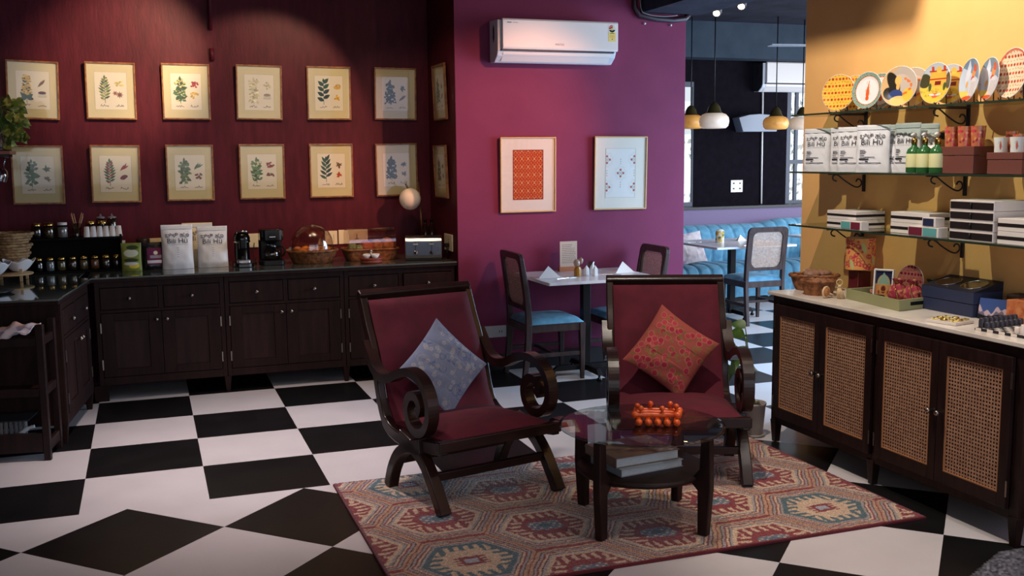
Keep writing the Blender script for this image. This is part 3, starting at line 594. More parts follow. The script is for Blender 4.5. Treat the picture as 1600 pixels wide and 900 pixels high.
# ================================================================== DINING FURNITURE
def dining_chair(label, loc, rz, grp, far=False):
    t = thing('cane_back_dining_chair', label, 'dining chair', loc, rz, grp)   # faces +y, back at y = -.22
    W = WOODD; hw = .205
    for sx in (-1, 1):
        m = M().ribbon(spline([(-.255, 0), (-.228, .22), (-.215, .45), (-.235, .70), (-.272, .93)], 4), [.036, .037, .038, .040, .042, .044, .045, .045, .045, .044, .043, .042, .040, .038, .036, .034, .033], sx * (hw - .018), sx * (hw + .016))
        build('rear_leg', m, W, t, bevel=.003)
        build('front_leg', M().taper((sx * hw, .215, 0), (.014, .014, 0), (sx * hw, .212, .43), (.022, .022, 0)), W, t, bevel=.003)
        build('side_rail', M().box(min(sx * (hw - .016), sx * (hw + .014)), max(sx * (hw - .016), sx * (hw + .014)), -.19, .19, .375, .435), W, t, bevel=.002)
        build('side_stretcher', M().box(min(sx * (hw - .010), sx * (hw + .010)), max(sx * (hw - .010), sx * (hw + .010)), -.215, .195, .185, .215), W, t, bevel=.002)
    build('front_apron', M().box(-hw + .02, hw - .02, .195, .225, .375, .435), W, t, bevel=.002)
    build('rear_apron', M().box(-hw + .02, hw - .02, -.235, -.205, .375, .435), W, t, bevel=.002)
    build('cross_stretcher', M().box(-hw + .01, hw - .01, -.015, .010, .19, .21), W, t, bevel=.002)
    N = 28; outer = [(-.223, .50)] ; 
    def Y(z): return -.215 - .02 * (z - .45) / .25 if z < .7 else -.235 - .037 * (z - .70) / .23
    op = [(x, z + .755) for x, z in rrect(.445, .43, .05)]; ip = []
    for x, z in rrect(.335, .335, .055): ip.append((x, z + .755 - (0 if z > 0 else .03 * (1 - (x / .17) ** 2))))
    n = len(op); vs = []
    for dy in (-.015, .015):
        vs += [(x, Y(z) + dy, z) for x, z in op] + [(x, Y(z) + dy, z) for x, z in ip]
    fs = []
    for i in range(n):
        j = (i + 1) % n; fs += [(i, j, n + j, n + i), (2 * n + i, 3 * n + i, 3 * n + j, 2 * n + j), (i, 2 * n + i, 2 * n + j, j), (n + i, n + j, 3 * n + j, 3 * n + i)]
    build('back_frame', M().add(vs, fs), W, t, bevel=.002)
    build('cane_back', M().add([(x * 1.02, Y(z), .755 + (z - .755) * 1.02) for x, z in ip], [tuple(range(n))]), CANEC, t)
    def seat(u, v):
        x, y = (u - .5) * 2, (v - .5) * 2; k = max(0, (1 - abs(x) ** 4) * (1 - abs(y) ** 4)) ** .4
        return (x * (hw + .02), y * .225 + .0, .436 + .048 * k)
    build('seat_cushion', M().sheet(18, 18, seat).box(-hw - .012, hw + .012, -.205, .205, .4355, .4385), BLUEV, t)
    return t
dc = dining_chair('blue seated cane back dining chair at left of the two person table', (3.215, -.34, 0), -PI / 2, 'cane back dining chairs')
dup(dc, (3.88, -.33, 0), PI / 2, 'blue seated cane back dining chair at right end of table, half behind armchair')
dup(dc, (6.08, 1.24, 0), math.radians(-1), 'blue seated cane back dining chair seen from behind facing the banquette')
def ped_table(label, loc, rz, w, d, grp, z=.775):
    t = thing('pedestal_dining_table', label, 'dining table', loc, rz, grp)
    build('marble_top', M().prism([(x, y) for x, y in rrect(w, d, .012, 3)], z - .022, z), MARBLET, t, bevel=.002)
    build('column', M().box(-.032, .032, -.032, .032, .07, z - .024), BLACK, t, bevel=.004)
    build('top_plate', M().box(-.16, .16, -.16, .16, z - .030, z - .0225), BLACK, t)
    f = M()
    for sx, sy in ((1, 0), (-1, 0), (0, 1), (0, -1)):
        L = .25
        if sx: f.taper((sx * (.03 + L / 2), 0, .045), (L / 2, .022, 0), (sx * (.03 + L / 2 - .02), 0, .085), (L / 2 - .02, .016, 0))
        else: f.taper((0, sy * (.03 + L / 2), .045), (.022, L / 2, 0), (0, sy * (.03 + L / 2 - .02), .085), (.016, L / 2 - .02, 0))
    f.box(-.045, .045, -.045, .045, .04, .09); build('cross_foot', f, BLACK, t, bevel=.004)
    for sx, sy in ((1, 0), (-1, 0), (0, 1), (0, -1)): build('glide', M().lathe([(.014, .0), (.020, .004), (.020, .02), (.010, .026), (.010, .046)], 12, (sx * .26, sy * .26, 0)), BLACK, t)
    return t
ped_table('marble topped pedestal table against the plum wall with folded napkins', (3.51, -.425, 0), 0, .90, .74, 'marble pedestal tables')
ped_table('marble topped pedestal table in far room before the blue banquette', (6.05, 1.58, 0), 0, .92, .95, 'marble pedestal tables')
ped_table('marble topped pedestal table at far right edge by the banquette', (7.60, 1.75, 0), 0, .92, .9, 'marble pedestal tables')
# banquette
t = thing('channel_tufted_banquette', 'long blue channel tufted banquette along the far room wall', 'sofa', (0, 0, 0))
x0, x1 = 5.2, 9.3; nch = 27
def chan(x): return abs(math.sin(PI * (x - x0) / ((x1 - x0) / nch))) ** .28
def bk(u, v):
    x = x0 + (x1 - x0) * u; prof = spline([(2.83, .40), (2.80, .62), (2.86, .78), (2.97, .845), (3.10, .84), (3.24, .80)], 4); p = prof[min(len(prof) - 1, int(round(v * (len(prof) - 1))))]; b = .022 * chan(x); hh = .05 if x > 7.3 else 0
    return (x, p[0] - b + .03, p[1] + b * (.25 if v > .4 else 0) + hh * min(1, v * 2) * min(1, (x - 7.3) / .3 if x > 7.3 else 0))
build('back_cushion', M().sheet(nch * 10, 20, bk), BLUEV, t)
def st(u, v):
    x = x0 + (x1 - x0) * u; prof = spline([(2.33, .08), (2.31, .30), (2.33, .40), (2.42, .445), (2.6, .45), (2.86, .44)], 4); p = prof[min(len(prof) - 1, int(round(v * (len(prof) - 1))))]; b = .022 * chan(x); return (x, p[0] - b * (1 if v < .5 else 0) + .02, p[1] + b - .02)
build('seat_cushion', M().sheet(nch * 10, 20, st), BLUEV, t)
build('plinth', M().box(x0 + .02, x1 - .02, 2.38, 3.25, 0, .09), BLACK, t)
build('inner_frame', M().box(x0 + .02, x1 - .02, 2.9, 3.25, .09, .76).box(x0 + .02, x1 - .02, 2.40, 2.9, .09, .38), BLACK, t)
c = Cv(.42, .36, .006, (196, 186, 190))
for k in range(40): c.ell(rs.uniform(-.2, .2), rs.uniform(-.17, .17), .03, .02, [(170, 158, 168), (208, 200, 200), (140, 120, 150)][k % 3], k, .5)
PCM = paint('pale_print_cotton', (190, 180, 190), .9)
cushion('scatter_cushion', 'pale mauve print cushion on the banquette next to the plum wall', c, PCM, .42, .14, Matrix.Translation((6.12, 2.60, .625)) @ Matrix.Rotation(math.radians(72), 4, 'X') @ Matrix.Rotation(.12, 4, 'Z'))
cushion('scatter_cushion', 'pale mauve print cushion on the banquette at far right by yellow wall', c, PCM, .42, .14, Matrix.Translation((8.12, 2.58, .64)) @ Matrix.Rotation(math.radians(70), 4, 'X') @ Matrix.Rotation(-.25, 4, 'Z'))
# ================================================================== PICTURES
rs = np.random.RandomState(11)
GR = (62, 92, 52); GD = (38, 66, 44); GY = (104, 118, 60); BR = (122, 84, 58); YE = (214, 176, 84); RE = (168, 48, 44); CR = (216, 204, 170); OR = (206, 120, 52)
def cluster(c, x, y, r, col, kind, R):
    if kind == 'dots':
        for k in range(16): a = R.uniform(0, 6.3); d = r * R.rand() ** .5; c.ell(x + d * math.cos(a), y + d * math.sin(a) * .8, r * .26, r * .24, np.array(col) * R.uniform(.8, 1.15))
    elif kind == 'sticks':
        for k in range(6): c.leaf(x - r + .3 * r * k * .6, y - r + .1 * r * k, .9 + R.uniform(-.35, .35), r * 1.7, r * .36, np.array(col) * R.uniform(.8, 1.1))
    elif kind == 'star':
        for k in range(8): c.leaf(x, y, k * .785, r * .95, r * .3, col)
        for k in range(6): c.leaf(x - r * 1.1, y + r * .4, k * 1.05, r * .7, r * .3, np.array(col) * 1.25)
    elif kind == 'leaves':
        for k in range(12): c.leaf(x, y - r * .3, R.uniform(0, 6.3), r * R.uniform(.7, 1.15), r * .34, np.array(col) * R.uniform(.75, 1.2))
    elif kind == 'bowl':
        c.ell(x, y - r * .6, r * 1.1, r * .25, (196, 184, 166)); c.ell(x, y, r, r * .75, (208, 200, 190)); c.ell(x, y + r * .35, r * .92, r * .38, col)
    elif kind == 'curl':
        for k in range(5): c.ring(x + R.uniform(-.5, .5) * r, y + R.uniform(-.4, .4) * r, r * .55, r * .26, np.array(col) * R.uniform(.85, 1.1), .6)
def plant(c, kind, g, fcol, R, fade=1.0):
    x, y0, y1 = -.042, -.082, .108; g = np.array(g, float)
    c.seg(x, y0 - .006, x, y1 - .01, .0035, g * .9)
    if kind == 'spike':
        for a in (-.3, .5, 2.6, 3.5, 1.0): c.leaf(x, y0 + .03, a, .048, .032, g)
        for k in range(90): t = R.rand(); c.ell(x + R.uniform(-1, 1) * (.036 - .016 * t), y0 + .05 + t * (y1 - y0 - .055), .008, .006, np.array(fcol if k % 5 else g) * R.uniform(.8, 1.1))
        return
    n = {'narrow': 16, 'bush': 44, 'broad': 8, 'tiny': 120, 'fan': 10, 'pale': 60}[kind]
    for k in range(n):
        t = (k + .5) / n; s = 1 if k % 2 else -1; yy = y0 + .012 + t * (y1 - y0 - .035); L = .056 * (1 - .45 * abs(2 * t - .8)); w = .016; a = .45 + .35 * t
        if kind == 'bush': a = R.uniform(-.7, 1.2); L *= .8; w = .021; xx = x + R.uniform(-.02, .02)
        elif kind == 'tiny': a = R.uniform(-1, 1.4); L = .020; w = .014; xx = x + R.uniform(-.036, .036) * (1.1 - .5 * t)
        elif kind == 'pale': a = R.uniform(-1, 1.4); L = .028; w = .013; xx = x + R.uniform(-.024, .024)
        elif kind == 'broad': L = .058; w = .030; xx = x
        elif kind == 'fan': L = .062; w = .022; xx = x; a = .5 + .6 * t
        else: xx = x
        ang = a if s > 0 else PI - a; c.leaf(xx, yy, ang, L, w, np.clip(g * R.uniform(.72, 1.3), 0, 250))
        if fcol is not None and R.rand() < .5: c.ell(xx + s * .012, yy + .004, .009, .007, np.array(fcol) * R.uniform(.9, 1.05))
    c.leaf(x, y1 - .025, PI / 2, .034, .016, g)
def scribble(c, x, y, w, R):
    px_, py_ = x - w / 2, y
    for k in range(int(w / .005)):
        nx_, ny_ = px_ + .005, y + R.uniform(-.004, .005) + (.009 if R.rand() < .25 else 0); c.seg(px_, py_, nx_, ny_, .0026, (60, 50, 42), .95); px_, py_ = nx_, ny_
def framed(label, loc, rz, W_, H_, tilt, roll, art, grp, fm, mb, fw=.012, win=None, name='botanical_picture'):
    t = thing(name, label, 'picture', loc, 0, grp); t.rotation_euler = (math.radians(tilt), math.radians(roll), rz)
    f = M().box(-W_ / 2, W_ / 2, -.020, 0, 0, fw).box(-W_ / 2, W_ / 2, -.020, 0, H_ - fw, H_).box(-W_ / 2, -W_ / 2 + fw, -.020, 0, fw, H_ - fw).box(W_ / 2 - fw, W_ / 2, -.020, 0, fw, H_ - fw)
    build('frame', f, fm, t, bevel=.002)
    build('mount', M().box(-W_ / 2 + fw, W_ / 2 - fw, -.009, -.002, fw, H_ - fw), mb, t)
    e = M(); w2, h2 = art.w / 2 + .002, art.h / 2 + .002; zc = H_ * .5
    for a, b, c_, d in ((-w2, w2, -h2, -h2 + .002), (-w2, w2, h2 - .002, h2), (-w2, -w2 + .002, -h2 + .002, h2 - .002), (w2 - .002, w2, -h2 + .002, h2 - .002)): e.box(a, b, -.0105, -.009, zc + c_, zc + d)
    build('mount_bevel', e, mat('bevel_edge', (186, 174, 150), .8), t)
    art.mesh('print', paint_art, t, fn=lambda x, y: (x, 0 * x - .0095, y + zc), smooth=False)
    build('picture_pane', M().box(-W_ / 2 + fw, W_ / 2 - fw, -.0145, -.013, fw, H_ - fw), PICG, t)
    return t
paint_art = paint('printed_paper', (220, 214, 206), .8, spec=.2)
XS = [-.353, .178, .712, 1.252, 1.797, 2.335]
ART = [('spike', GD, YE, 'sticks', BR, 'bowl', (84, 44, 44), 'yellow flower spike above a small bowl'), ('narrow', GY, (206, 190, 110), 'dots', (208, 194, 120), 'star', (120, 66, 40), 'narrow leaved stem and brown star anise'),
       ('bush', GR, (228, 206, 128), 'dots', RE, 'dots', YE, 'cream flowered bush with red and yellow heaps'), ('pale', (206, 196, 160), (226, 214, 178), 'dots', (214, 202, 168), 'bowl', (160, 140, 130), 'faint pale cream blossoms'),
       ('broad', GD, None, 'curl', (206, 160, 66), 'leaves', (222, 172, 60), 'broad green leaves and two yellow roots'), ('tiny', GD, None, 'leaves', GD, 'sticks', (112, 86, 70), 'small leaved green herb and brown twigs'),
       ('bush', GR, None, 'leaves', GR, 'leaves', (120, 92, 60), 'dense green fronds beside the hanging plant'), ('narrow', GR, RE, 'sticks', (150, 30, 40), 'curl', (120, 28, 38), 'green stem and dark red chillies'),
       ('bush', (92, 110, 72), None, 'sticks', (84, 104, 66), 'dots', (116, 70, 56), 'grey green leaves, pods and brown seeds'), ('bush', (84, 112, 64), (222, 212, 168), 'dots', (150, 60, 48), 'dots', (134, 84, 54), 'white flowered sprig and brown nuts'),
       ('fan', GD, None, 'leaves', (120, 92, 80), 'leaves', (186, 78, 52), 'laurel fan with a red orange flower'), ('tiny', (34, 60, 42), None, 'leaves', (34, 60, 42), 'leaves', (98, 98, 72), 'dark green mint behind the globe lamp')]
TL = [(-2.2, 2), (-2.4, .8), (-2.2, .4), (-2.4, 1), (-2.0, .1), (-1.6, .5), (-2.2, .6), (-2.2, .8), (-2.0, .4), (-2.2, .3), (-2.0, 0), (-1.6, -.8)]
G_PIC = 'botanical pictures on the maroon wall'
def botanical(a):
    c = Cv(.222, .272, .0019, (232, 222, 208)); R = np.random.RandomState(abs(hash(a[7][:3] + str(len(a[7])))) % 1000 if 0 else len(a[7]) * 7); c.I[:] = (232, 222, 208)
    plant(c, a[0], a[1], a[2], R); cluster(c, .060, .052, .029, a[4], a[3], R); cluster(c, .060, -.028, .028, a[6], a[5], R)
    scribble(c, -.045, -.112, .058, R); scribble(c, .058, -.112, .055, R); return c
for i, a in enumerate(ART):
    cx, z0 = XS[i % 6], (1.983 if i < 6 else 1.366); H_ = .418 if i < 6 else .428
    framed('gold framed botanical print of ' + a[7] + (', upper row' if i < 6 else ', lower row'), (cx, .742, z0), 0, .348, H_, -TL[i][0], TL[i][1], botanical(a), G_PIC, FRAMEW, MATB)
for z0, H_, y, lb in ((1.968, .43, .325, 'upper one on the return wall beside plum wall'), (1.357, .415, .335, 'lower one on the return wall beside plum wall')):
    a = ART[5] if z0 > 1.5 else ART[11]; framed('gold framed green leaf print, ' + lb, (2.614, y, z0), -PI / 2, .345, H_, 2.0, 0, botanical(a), G_PIC, FRAMEW, MATB)
c = Cv(.252, .385, .0024, (172, 52, 40))
u, v = c.X / .052, c.Y / .062
fu, fv = np.abs(np.mod(u + .5, 1) - .5), np.abs(np.mod(v + .5, 1) - .5)
c.put((np.abs(fu - fv) < .07) & (np.hypot(fu, fv) < .45), (222, 150, 90)); c.put(np.abs(np.hypot(fu, fv) - .42) < .05, (208, 108, 60)); c.put(np.hypot(fu, fv) < .1, (226, 170, 110)); c.put(np.hypot(fu - .5, fv - .5) < .13, (214, 120, 62))
c.put(np.abs(fu - .5) < .02, (196, 84, 50)); c.I[(abs(c.X) > .119) | (abs(c.Y) > .186)] = (150, 40, 40)
framed('gold framed print of a dense red and orange lattice, plum wall', (3.195, -.028, 1.243), 0, .462, .582, 1.2, 0, c, None, FRAMEG, MATW, name='lattice_picture', fw=.010)
c = Cv(.262, .39, .0024, (232, 228, 230))
def motif(x, y):
    for r, s in ((.05, .0016), (.042, .0012)):
        for k in range(40): a = k * PI / 20; rr = r + .006 * math.sin(a * 8); c.ell(x + rr * math.cos(a), y + rr * 1.15 * math.sin(a), .0022, .0022, (186, 182, 194), a=.7)
    for k in range(4): a = k * PI / 2; c.ell(x + .024 * math.cos(a), y + .026 * math.sin(a), .0095, .0095, (172, 92, 78)); c.leaf(x, y, a + PI / 4, .026, .006, (150, 152, 160))
for x, y in ((0, 0), (-.121, .108), (.121, .108), (-.121, -.112), (.121, -.112)): motif(x, y)
for s in (-1, 1):
    for k in range(3): c.ell(0, s * (.075 + .018 * k), .003, .004, (110, 110, 120)); c.ell(s * .121, -.02 + .02 * k, .003, .004, (140, 120, 120))
framed('gold framed white print with five small red flower medallions, plum wall', (3.988, -.028, 1.243), 0, .466, .585, 1.2, .4, c, None, FRAMEG, MATW, name='medallion_picture', fw=.010)

# ================================================================== AIR CONDITIONERS
ACW = mat('ac_plastic', (222, 214, 210), .35); ACD = mat('ac_gap', (52, 40, 46), .5); ACU = mat('ac_lower_plastic', (205, 208, 216), .4)
def ac(label, loc, s, stick, dark=False):
    t = thing('air_conditioner', label, 'air conditioner', loc, 0, 'wall air conditioners'); t.scale = (s, s, s)
    def E(u, v, w): return (w, -u, v)
    build('body', M().prism([(0, 0), (.10, -.005), (.165, .04), (.185, .075), (.185, .30), (0, .31)], -.485, .485, fn=E), ACU, t, bevel=.006)
    build('front_panel', M().prism([(.189, .085), (.212, .085), (.218, .10), (.218, .295), (.208, .308), (.189, .308)], -.455, .487, fn=E), ACW, t, bevel=.004)
    build('air_flap', M().prism([(.118, .001), (.176, .050), (.182, .070), (.172, .058), (.112, .008)], -.44, .44, fn=E), ACW, t, bevel=.001)
    build('gap', M().prism([(.184, .072), (.205, .074), (.205, .084), (.184, .084)], -.46, .46, fn=E), ACD, t)
    if dark: build('end_cap', M().prism([(.002, .004), (.10, .0), (.163, .042), (.184, .076), (.184, .298), (.002, .306)], -.492, -.4855, fn=E), mat('dark_grey_plastic', (58, 58, 64), .5), t)
    for y, z in ((-.095, .20),): build('side_hole', M().prism([(.085, .175), (.10, .14), (.115, .175), (.115, .235), (.10, .27), (.085, .235)], -.4945 if dark else -.489, -.4925 if dark else -.4855, fn=E), ACD, t)
    if stick:
        m = M(); text(m, 'VOLTAS', .020, lambda u, v: (u, -.2192, v + .125)); m.box(-.42, -.385, -.2192, -.2188, .274, .281); m.box(-.375, -.335, -.2192, -.2188, .276, .279)
        build('lettering', m, GREYINK, t)
        c = Cv(.06, .125, .0018, (232, 205, 120)); c.rect(-.03, .03, .008, .0625, (226, 222, 214)); c.ell(0, .034, .028, .028, (206, 202, 190)); c.put((np.hypot(c.X, c.Y - .034) < .028) & (c.X < .006) & (c.Y > .03), (176, 36, 40)); c.put((np.hypot(c.X, c.Y - .034) < .028) & (c.Y < .026), (40, 48, 40))
        for k in range(3): c.ell(-.018 + .009 * k, .044 + .006 * k, .003, .003, (236, 230, 220))
        c.ell(0, .03, .010, .010, (190, 180, 110)); c.rect(-.018, .018, -.004, .002, (70, 96, 60)); c.rect(-.02, .02, -.034, -.012, (226, 186, 104)); c.leaf(-.003, -.048, .6, .012, .008, (60, 96, 50))
        c.mesh('rating_sticker', paint_art, t, fn=lambda x, y: (x + .435, 0 * x - .2190, y + .222), smooth=False)
    return t
ac('white split air conditioner with rating sticker high on the plum wall', (3.385, -.021, 2.385), 1.0, True)
ac('white split air conditioner high on the dark wall of the far room', (8.06, 3.499, 2.44), 1.12, False, True)

# ================================================================== SWITCHES AND SOCKETS
SOCK = mat('cream_switch_plate', (222, 208, 180), .4); SOCKG = mat('grey_white_plate', (190, 190, 196), .4)
def plate(name, label, cat, loc, rz, w, h, mt, marks, grp=None):
    t = thing(name, label, cat, loc, rz, grp); build('plate', M().box(-w / 2, w / 2, -.010, 0, 0, h), mt, t, bevel=.003)
    m = M()
    for x, z, a, b in marks: m.box(x - a, x + a, -.0112, -.0102, z - b, z + b)
    build('openings', m, INK if name == 'wall_socket' else mat('switch_line', (120, 110, 96), .5), t); return t
S3 = [(0, .058, .003, .006), (-.012, .038, .003, .004), (.012, .038, .003, .004)]
plate('wall_socket', 'grey white double power socket low on the plum wall beside chair leg', 'socket', (2.892, -.0205, .266), 0, .225, .092, SOCKG, [(x - .065, z, a, b) for x, z, a, b in S3] + [(.055, .045, .003, .008), (.075, .045, .003, .008)])
plate('wall_socket', 'cream power socket on the return wall above the toaster', 'socket', (2.619, .21, .945), -PI / 2, .22, .13, SOCK, [(x + .02, z + .03, a, b) for x, z, a, b in S3])
plate('wall_switch', 'cream switch plate between the capsule machine and the drip coffee maker', 'switch', (1.19, .749, .985), 0, .13, .11, SOCK, [(.03, .05, .0015, .03)])
plate('wall_switch', 'cream blank switch plate behind the domed round basket', 'switch', (1.78, .749, .985), 0, .10, .11, SOCK, [(.02, .05, .0015, .03)])
plate('wall_switch', 'wide cream switch plate seen through the long bread basket cover', 'switch', (1.96, .749, .985), 0, .24, .115, SOCK, [(-.05, .05, .001, .04), (.03, .06, .004, .018), (.03, .04, .015, .003)])
plate('wall_socket', 'white four gang socket on the dark wall of the far room', 'socket', (7.30, 3.499, 1.21), 0, .17, .15, WHITE, [(-.045, .11, .012, .008), (.045, .11, .012, .008), (-.045, .045, .012, .008), (.045, .045, .012, .008)])

# ================================================================== BACK COUNTER GOODS (top at z = .8805)
CZ = .8812
def pouch(name, label, loc, rz, w, h, d, mt, grp=None, brand=None, dark=False, seed=0, art=None):
    t = thing(name, label, 'coffee pouch' if brand else 'pouch', loc, rz, grp); R = random.Random(seed); ph = R.uniform(0, 6)
    def prof(v): return d / 2 * (1 - v ** 2.2) * (.75 + .25 * min(1, v * 8)) + .0016
    def fn(u, v):
        a = 2 * PI * u; ca, sa = math.cos(a), math.sin(a); x = w / 2 * math.copysign(abs(ca) ** .75, ca) * (1 - .03 * math.sin(PI * v)); y = prof(v) * math.copysign(abs(sa) ** .9, sa)
        y += .0022 * math.sin(9 * x / w * 2 + ph + 7 * v) * math.sin(13 * v + ph) * (1 if abs(sa) > .2 else 0); return (x, y, v * h)
    m = M().sheet(40, 26, fn); m.add([fn(k / 40, 0) for k in range(40)], [tuple(range(40))[::-1]]); build('bag', m, mt, t)
    def F(u, v):   # point of the front face
        vv = min(.999, max(0, v / h)); r = max(0.0, 1 - abs(2 * u / w) ** 2.4) ** .5; return (u, -(prof(vv) * r + .0042), v)
    build('seal_strip', M().sheet(12, 2, lambda a, b: F((a - .5) * w * .96, h * (.90 + .07 * b))), mat('matt_seal', (196, 198, 204), .5) if not dark else mt, t)
    if brand:
        m = M(); ink = INK; text(m, 'Bili Hū', w * .235, F, 0, 0, h * .635); text(m, 'ಬಿಳಿ ಹೂ', w * .19, F, 0, 0, h * .76)
        for k in range(10): m.add([F(-w * .34 + k * w * .068, h * .555), F(-w * .29 + k * w * .068, h * .555), F(-w * .29 + k * w * .068, h * .560), F(-w * .34 + k * w * .068, h * .560)], [(0, 1, 2, 3)])
        if brand == 2:
            for z, a, b in ((.46, -.34, -.18), (.43, -.34, -.14), (.40, -.34, -.17), (.36, -.34, -.2), (.315, -.34, .12)):
                m.sheet(6, 1, lambda u, v: F(w * (a + (b - a) * u), h * (z + .012 * v)), sm=False)
            m.sheet(6, 1, lambda u, v: F(w * (-.36 + .30 * u), h * (.265 + .03 * v)), sm=False); m.sheet(12, 1, lambda u, v: F(w * (-.36 + .66 * u), h * (.19 + .014 * v)), sm=False); m.sheet(3, 1, lambda u, v: F(w * (-.16 + .08 * u), h * (.225 + .02 * v)), sm=False)
        else:
            for k in range(5): m.sheet(2, 1, lambda u, v: F(w * (-.03 + .06 * u), h * (.28 + .05 * k + .006 * v)), sm=False)
        build('lettering', m, ink, t)
    if art: art.mesh('label_print', paint_art, t, fn=lambda x, y: tuple(np.array([F(a, b + h * .5) for a, b in zip(x, y)]).T))
    return t
PW = mat('white_foil', (214, 214, 220), .42, bump=(22, .35, .006)); PT = mat('tan_kraft', (206, 180, 140), .6); PD = mat('black_foil', (26, 22, 28), .25, bump=(22, .4, .006)); PGN = mat('olive_foil', (132, 140, 66), .35, bump=(22, .4, .006))
G_PC = 'white coffee pouches on the counter'
pouch('coffee_pouch', 'tall white Bili Hu coffee pouch on the counter, left of the white ones', (.582, .375, CZ), .05, .225, .325, .10, PW, G_PC, 1, seed=1)
pouch('coffee_pouch', 'cream Bili Hu coffee pouch half hidden behind the two white pouches', (.735, .53, CZ), -.05, .22, .325, .09, mat('cream_foil', (222, 204, 170), .45, bump=(22, .3, .005)), G_PC, 1, seed=2)
pouch('coffee_pouch', 'white Bili Hu coffee pouch on the counter, nearest the capsule machine', (.832, .385, CZ), -.03, .22, .305, .10, PW, G_PC, 1, seed=3)
c = Cv(.12, .18, .003, (132, 140, 66)); c.ell(0, .03, .05, .028, (210, 212, 190)); c.ell(.01, .07, .04, .016, (60, 74, 40)); c.ell(0, -.02, .05, .014, (62, 70, 44)); c.ell(.02, -.06, .035, .02, (226, 196, 70)); c.ell(0, -.045, .05, .012, (214, 214, 206))
pouch('snack_pouch', 'green and yellow printed pouch beside the black jar rack', (.262, .335, CZ), -.1, .14, .205, .07, PGN, art=c, seed=4, dark=True)
c = Cv(.10, .12, .003, (104, 40, 78)); c.rect(-.05, .05, -.05, -.028, (214, 208, 214)); c.ell(.01, .025, .015, .014, (220, 214, 190)); c.rect(-.03, .05, -.012, .008, (150, 140, 150))
pouch('snack_pouch', 'black pouch with a purple label next to the white coffee pouch', (.415, .39, CZ), .1, .155, .20, .08, PD, art=c, seed=5, dark=True)
tag(build('kraft_card', M().box(.36, .60, .60, .603, CZ, CZ + .215), PT), 'tan kraft card standing behind the black and white pouches', 'card')
tag(build('tea_canister', M().lathe([(.05, 0), (.05, .21), (.042, .225), (.001, .228)], 24, (.345, .52, CZ)), mat('dark_tin', (40, 26, 28), .3)), 'dark round topped canister behind the green pouch', 'canister')

# black two tier rack with its jars and cups
t = thing('tiered_jar_rack', 'black two tier wooden rack of spice jars in the counter corner', 'rack', (-.12, .50, CZ), .07)
m = M(); RX, RD = .31, .085
for s in (-1, 1): m.box(s * RX - .008, s * RX + .008, -RD, RD, 0, .255)
build('side_panel', M().box(-RX - .008, -RX + .008, -RD, RD, 0, .265), BLACKW, t, bevel=.002); build('side_panel', M().box(RX - .008, RX + .008, -RD, RD, 0, .265), BLACKW, t, bevel=.002)
build('lower_shelf', M().box(-RX + .008, RX - .008, -RD, RD, .0, .014), BLACKW, t, bevel=.001); build('upper_shelf', M().box(-RX + .008, RX - .008, -RD, RD, .236, .250), BLACKW, t, bevel=.001)
build('back_board', M().box(-RX + .008, RX - .008, RD - .012, RD, .014, .236), BLACKW, t)
def on_rack(x, y, z): c_, s_ = math.cos(.07), math.sin(.07); return (-.12 + c_ * x - s_ * y, .50 + s_ * x + c_ * y, CZ + z)
JG = glassy('jar_glass', (200, 196, 190), 1.4, .07)
def jar(label, loc, r, h, content, lid, grp, name='spice_jar', gl=None):
    t = thing(name, label, 'jar', loc, 0, grp); build('glass_body', M().lathe([(r * .9, 0), (r, .006), (r, h * .78), (r * .8, h * .86)], 20), gl or JG, t)
    build('contents', M().lathe([(r * .86, .003), (r * .9, h * .05), (r * .9, h * .70), (.001, h * .72)], 18), content, t)
    build('lid', M().lathe([(r * .86, h * .84), (r * .86, h), (r * .8, h * 1.01), (.001, h * 1.01)], 20), lid, t); return t
cols = [('near black', (34, 26, 24)), ('pale blue white', (180, 200, 216)), ('olive', (140, 132, 70)), ('dark brown', (70, 48, 34)), ('light olive', (150, 142, 96)), ('amber', (176, 116, 50)), ('dark grey', (62, 54, 52)), ('black', (24, 20, 22))]
OR8 = ['leftmost of the lower jar row', 'second from left on the lower rack tier', 'third from left on the lower rack tier', 'fourth from left on the lower rack tier', 'fifth from left on the lower rack tier', 'sixth from left on the lower rack tier', 'seventh from left on the lower rack tier', 'rightmost of the lower jar row']
for k, (nm, col) in enumerate(cols): jar('gold lidded jar of %s filling, %s' % (nm, OR8[k]), on_rack(-.245 + .0745 * k, -.03, .0148), .031, .098, mat('filling_%d' % k, col, .6), GOLD, 'gold lidded jars on the lower tier')
for k, (x, nm, col, ld) in enumerate(((-.245, 'near black filling, at the left end of the upper tier', (34, 26, 24), GOLD), (-.165, 'olive brown filling, beside a white filled jar on the upper tier', (96, 80, 44), GOLD), (-.075, 'white powder with a white lid on the upper tier', (206, 206, 214), WHITE), (.115, 'dark filling, behind the second paper cup', (50, 34, 28), GOLD), (.195, 'dark filling, behind the third paper cup', (54, 36, 28), GOLD))):
    jar('glass jar of ' + nm, on_rack(x, -.01 if k < 3 else .045, .2508), .037, .108, mat('upper_filling_%d' % k, col, .6), ld, 'jars on the upper rack tier')
t = thing('stirrer_glass', 'dark glass of wooden stirring sticks on the upper rack tier', 'glass of sticks', on_rack(.02, 0, .2508)); build('tumbler', M().lathe([(.026, .0), (.032, .10), (.030, .10), (.024, .006)], 18, cap=False).lathe([(.026, .0), (.001, 0)], 18, cap=False), JG, t)
R = random.Random(2)
for k in range(9): a = R.uniform(0, 6.3); b = (R.uniform(.02, .05)); build('stirring_stick', M().tube([(.010 * math.cos(a + 2), .010 * math.sin(a + 2), .006), (b * math.cos(a), b * .5 * math.sin(a), .165 + R.uniform(-.02, .02))], .0032, 6), mat('pale_wood', (196, 146, 112), .6), t)
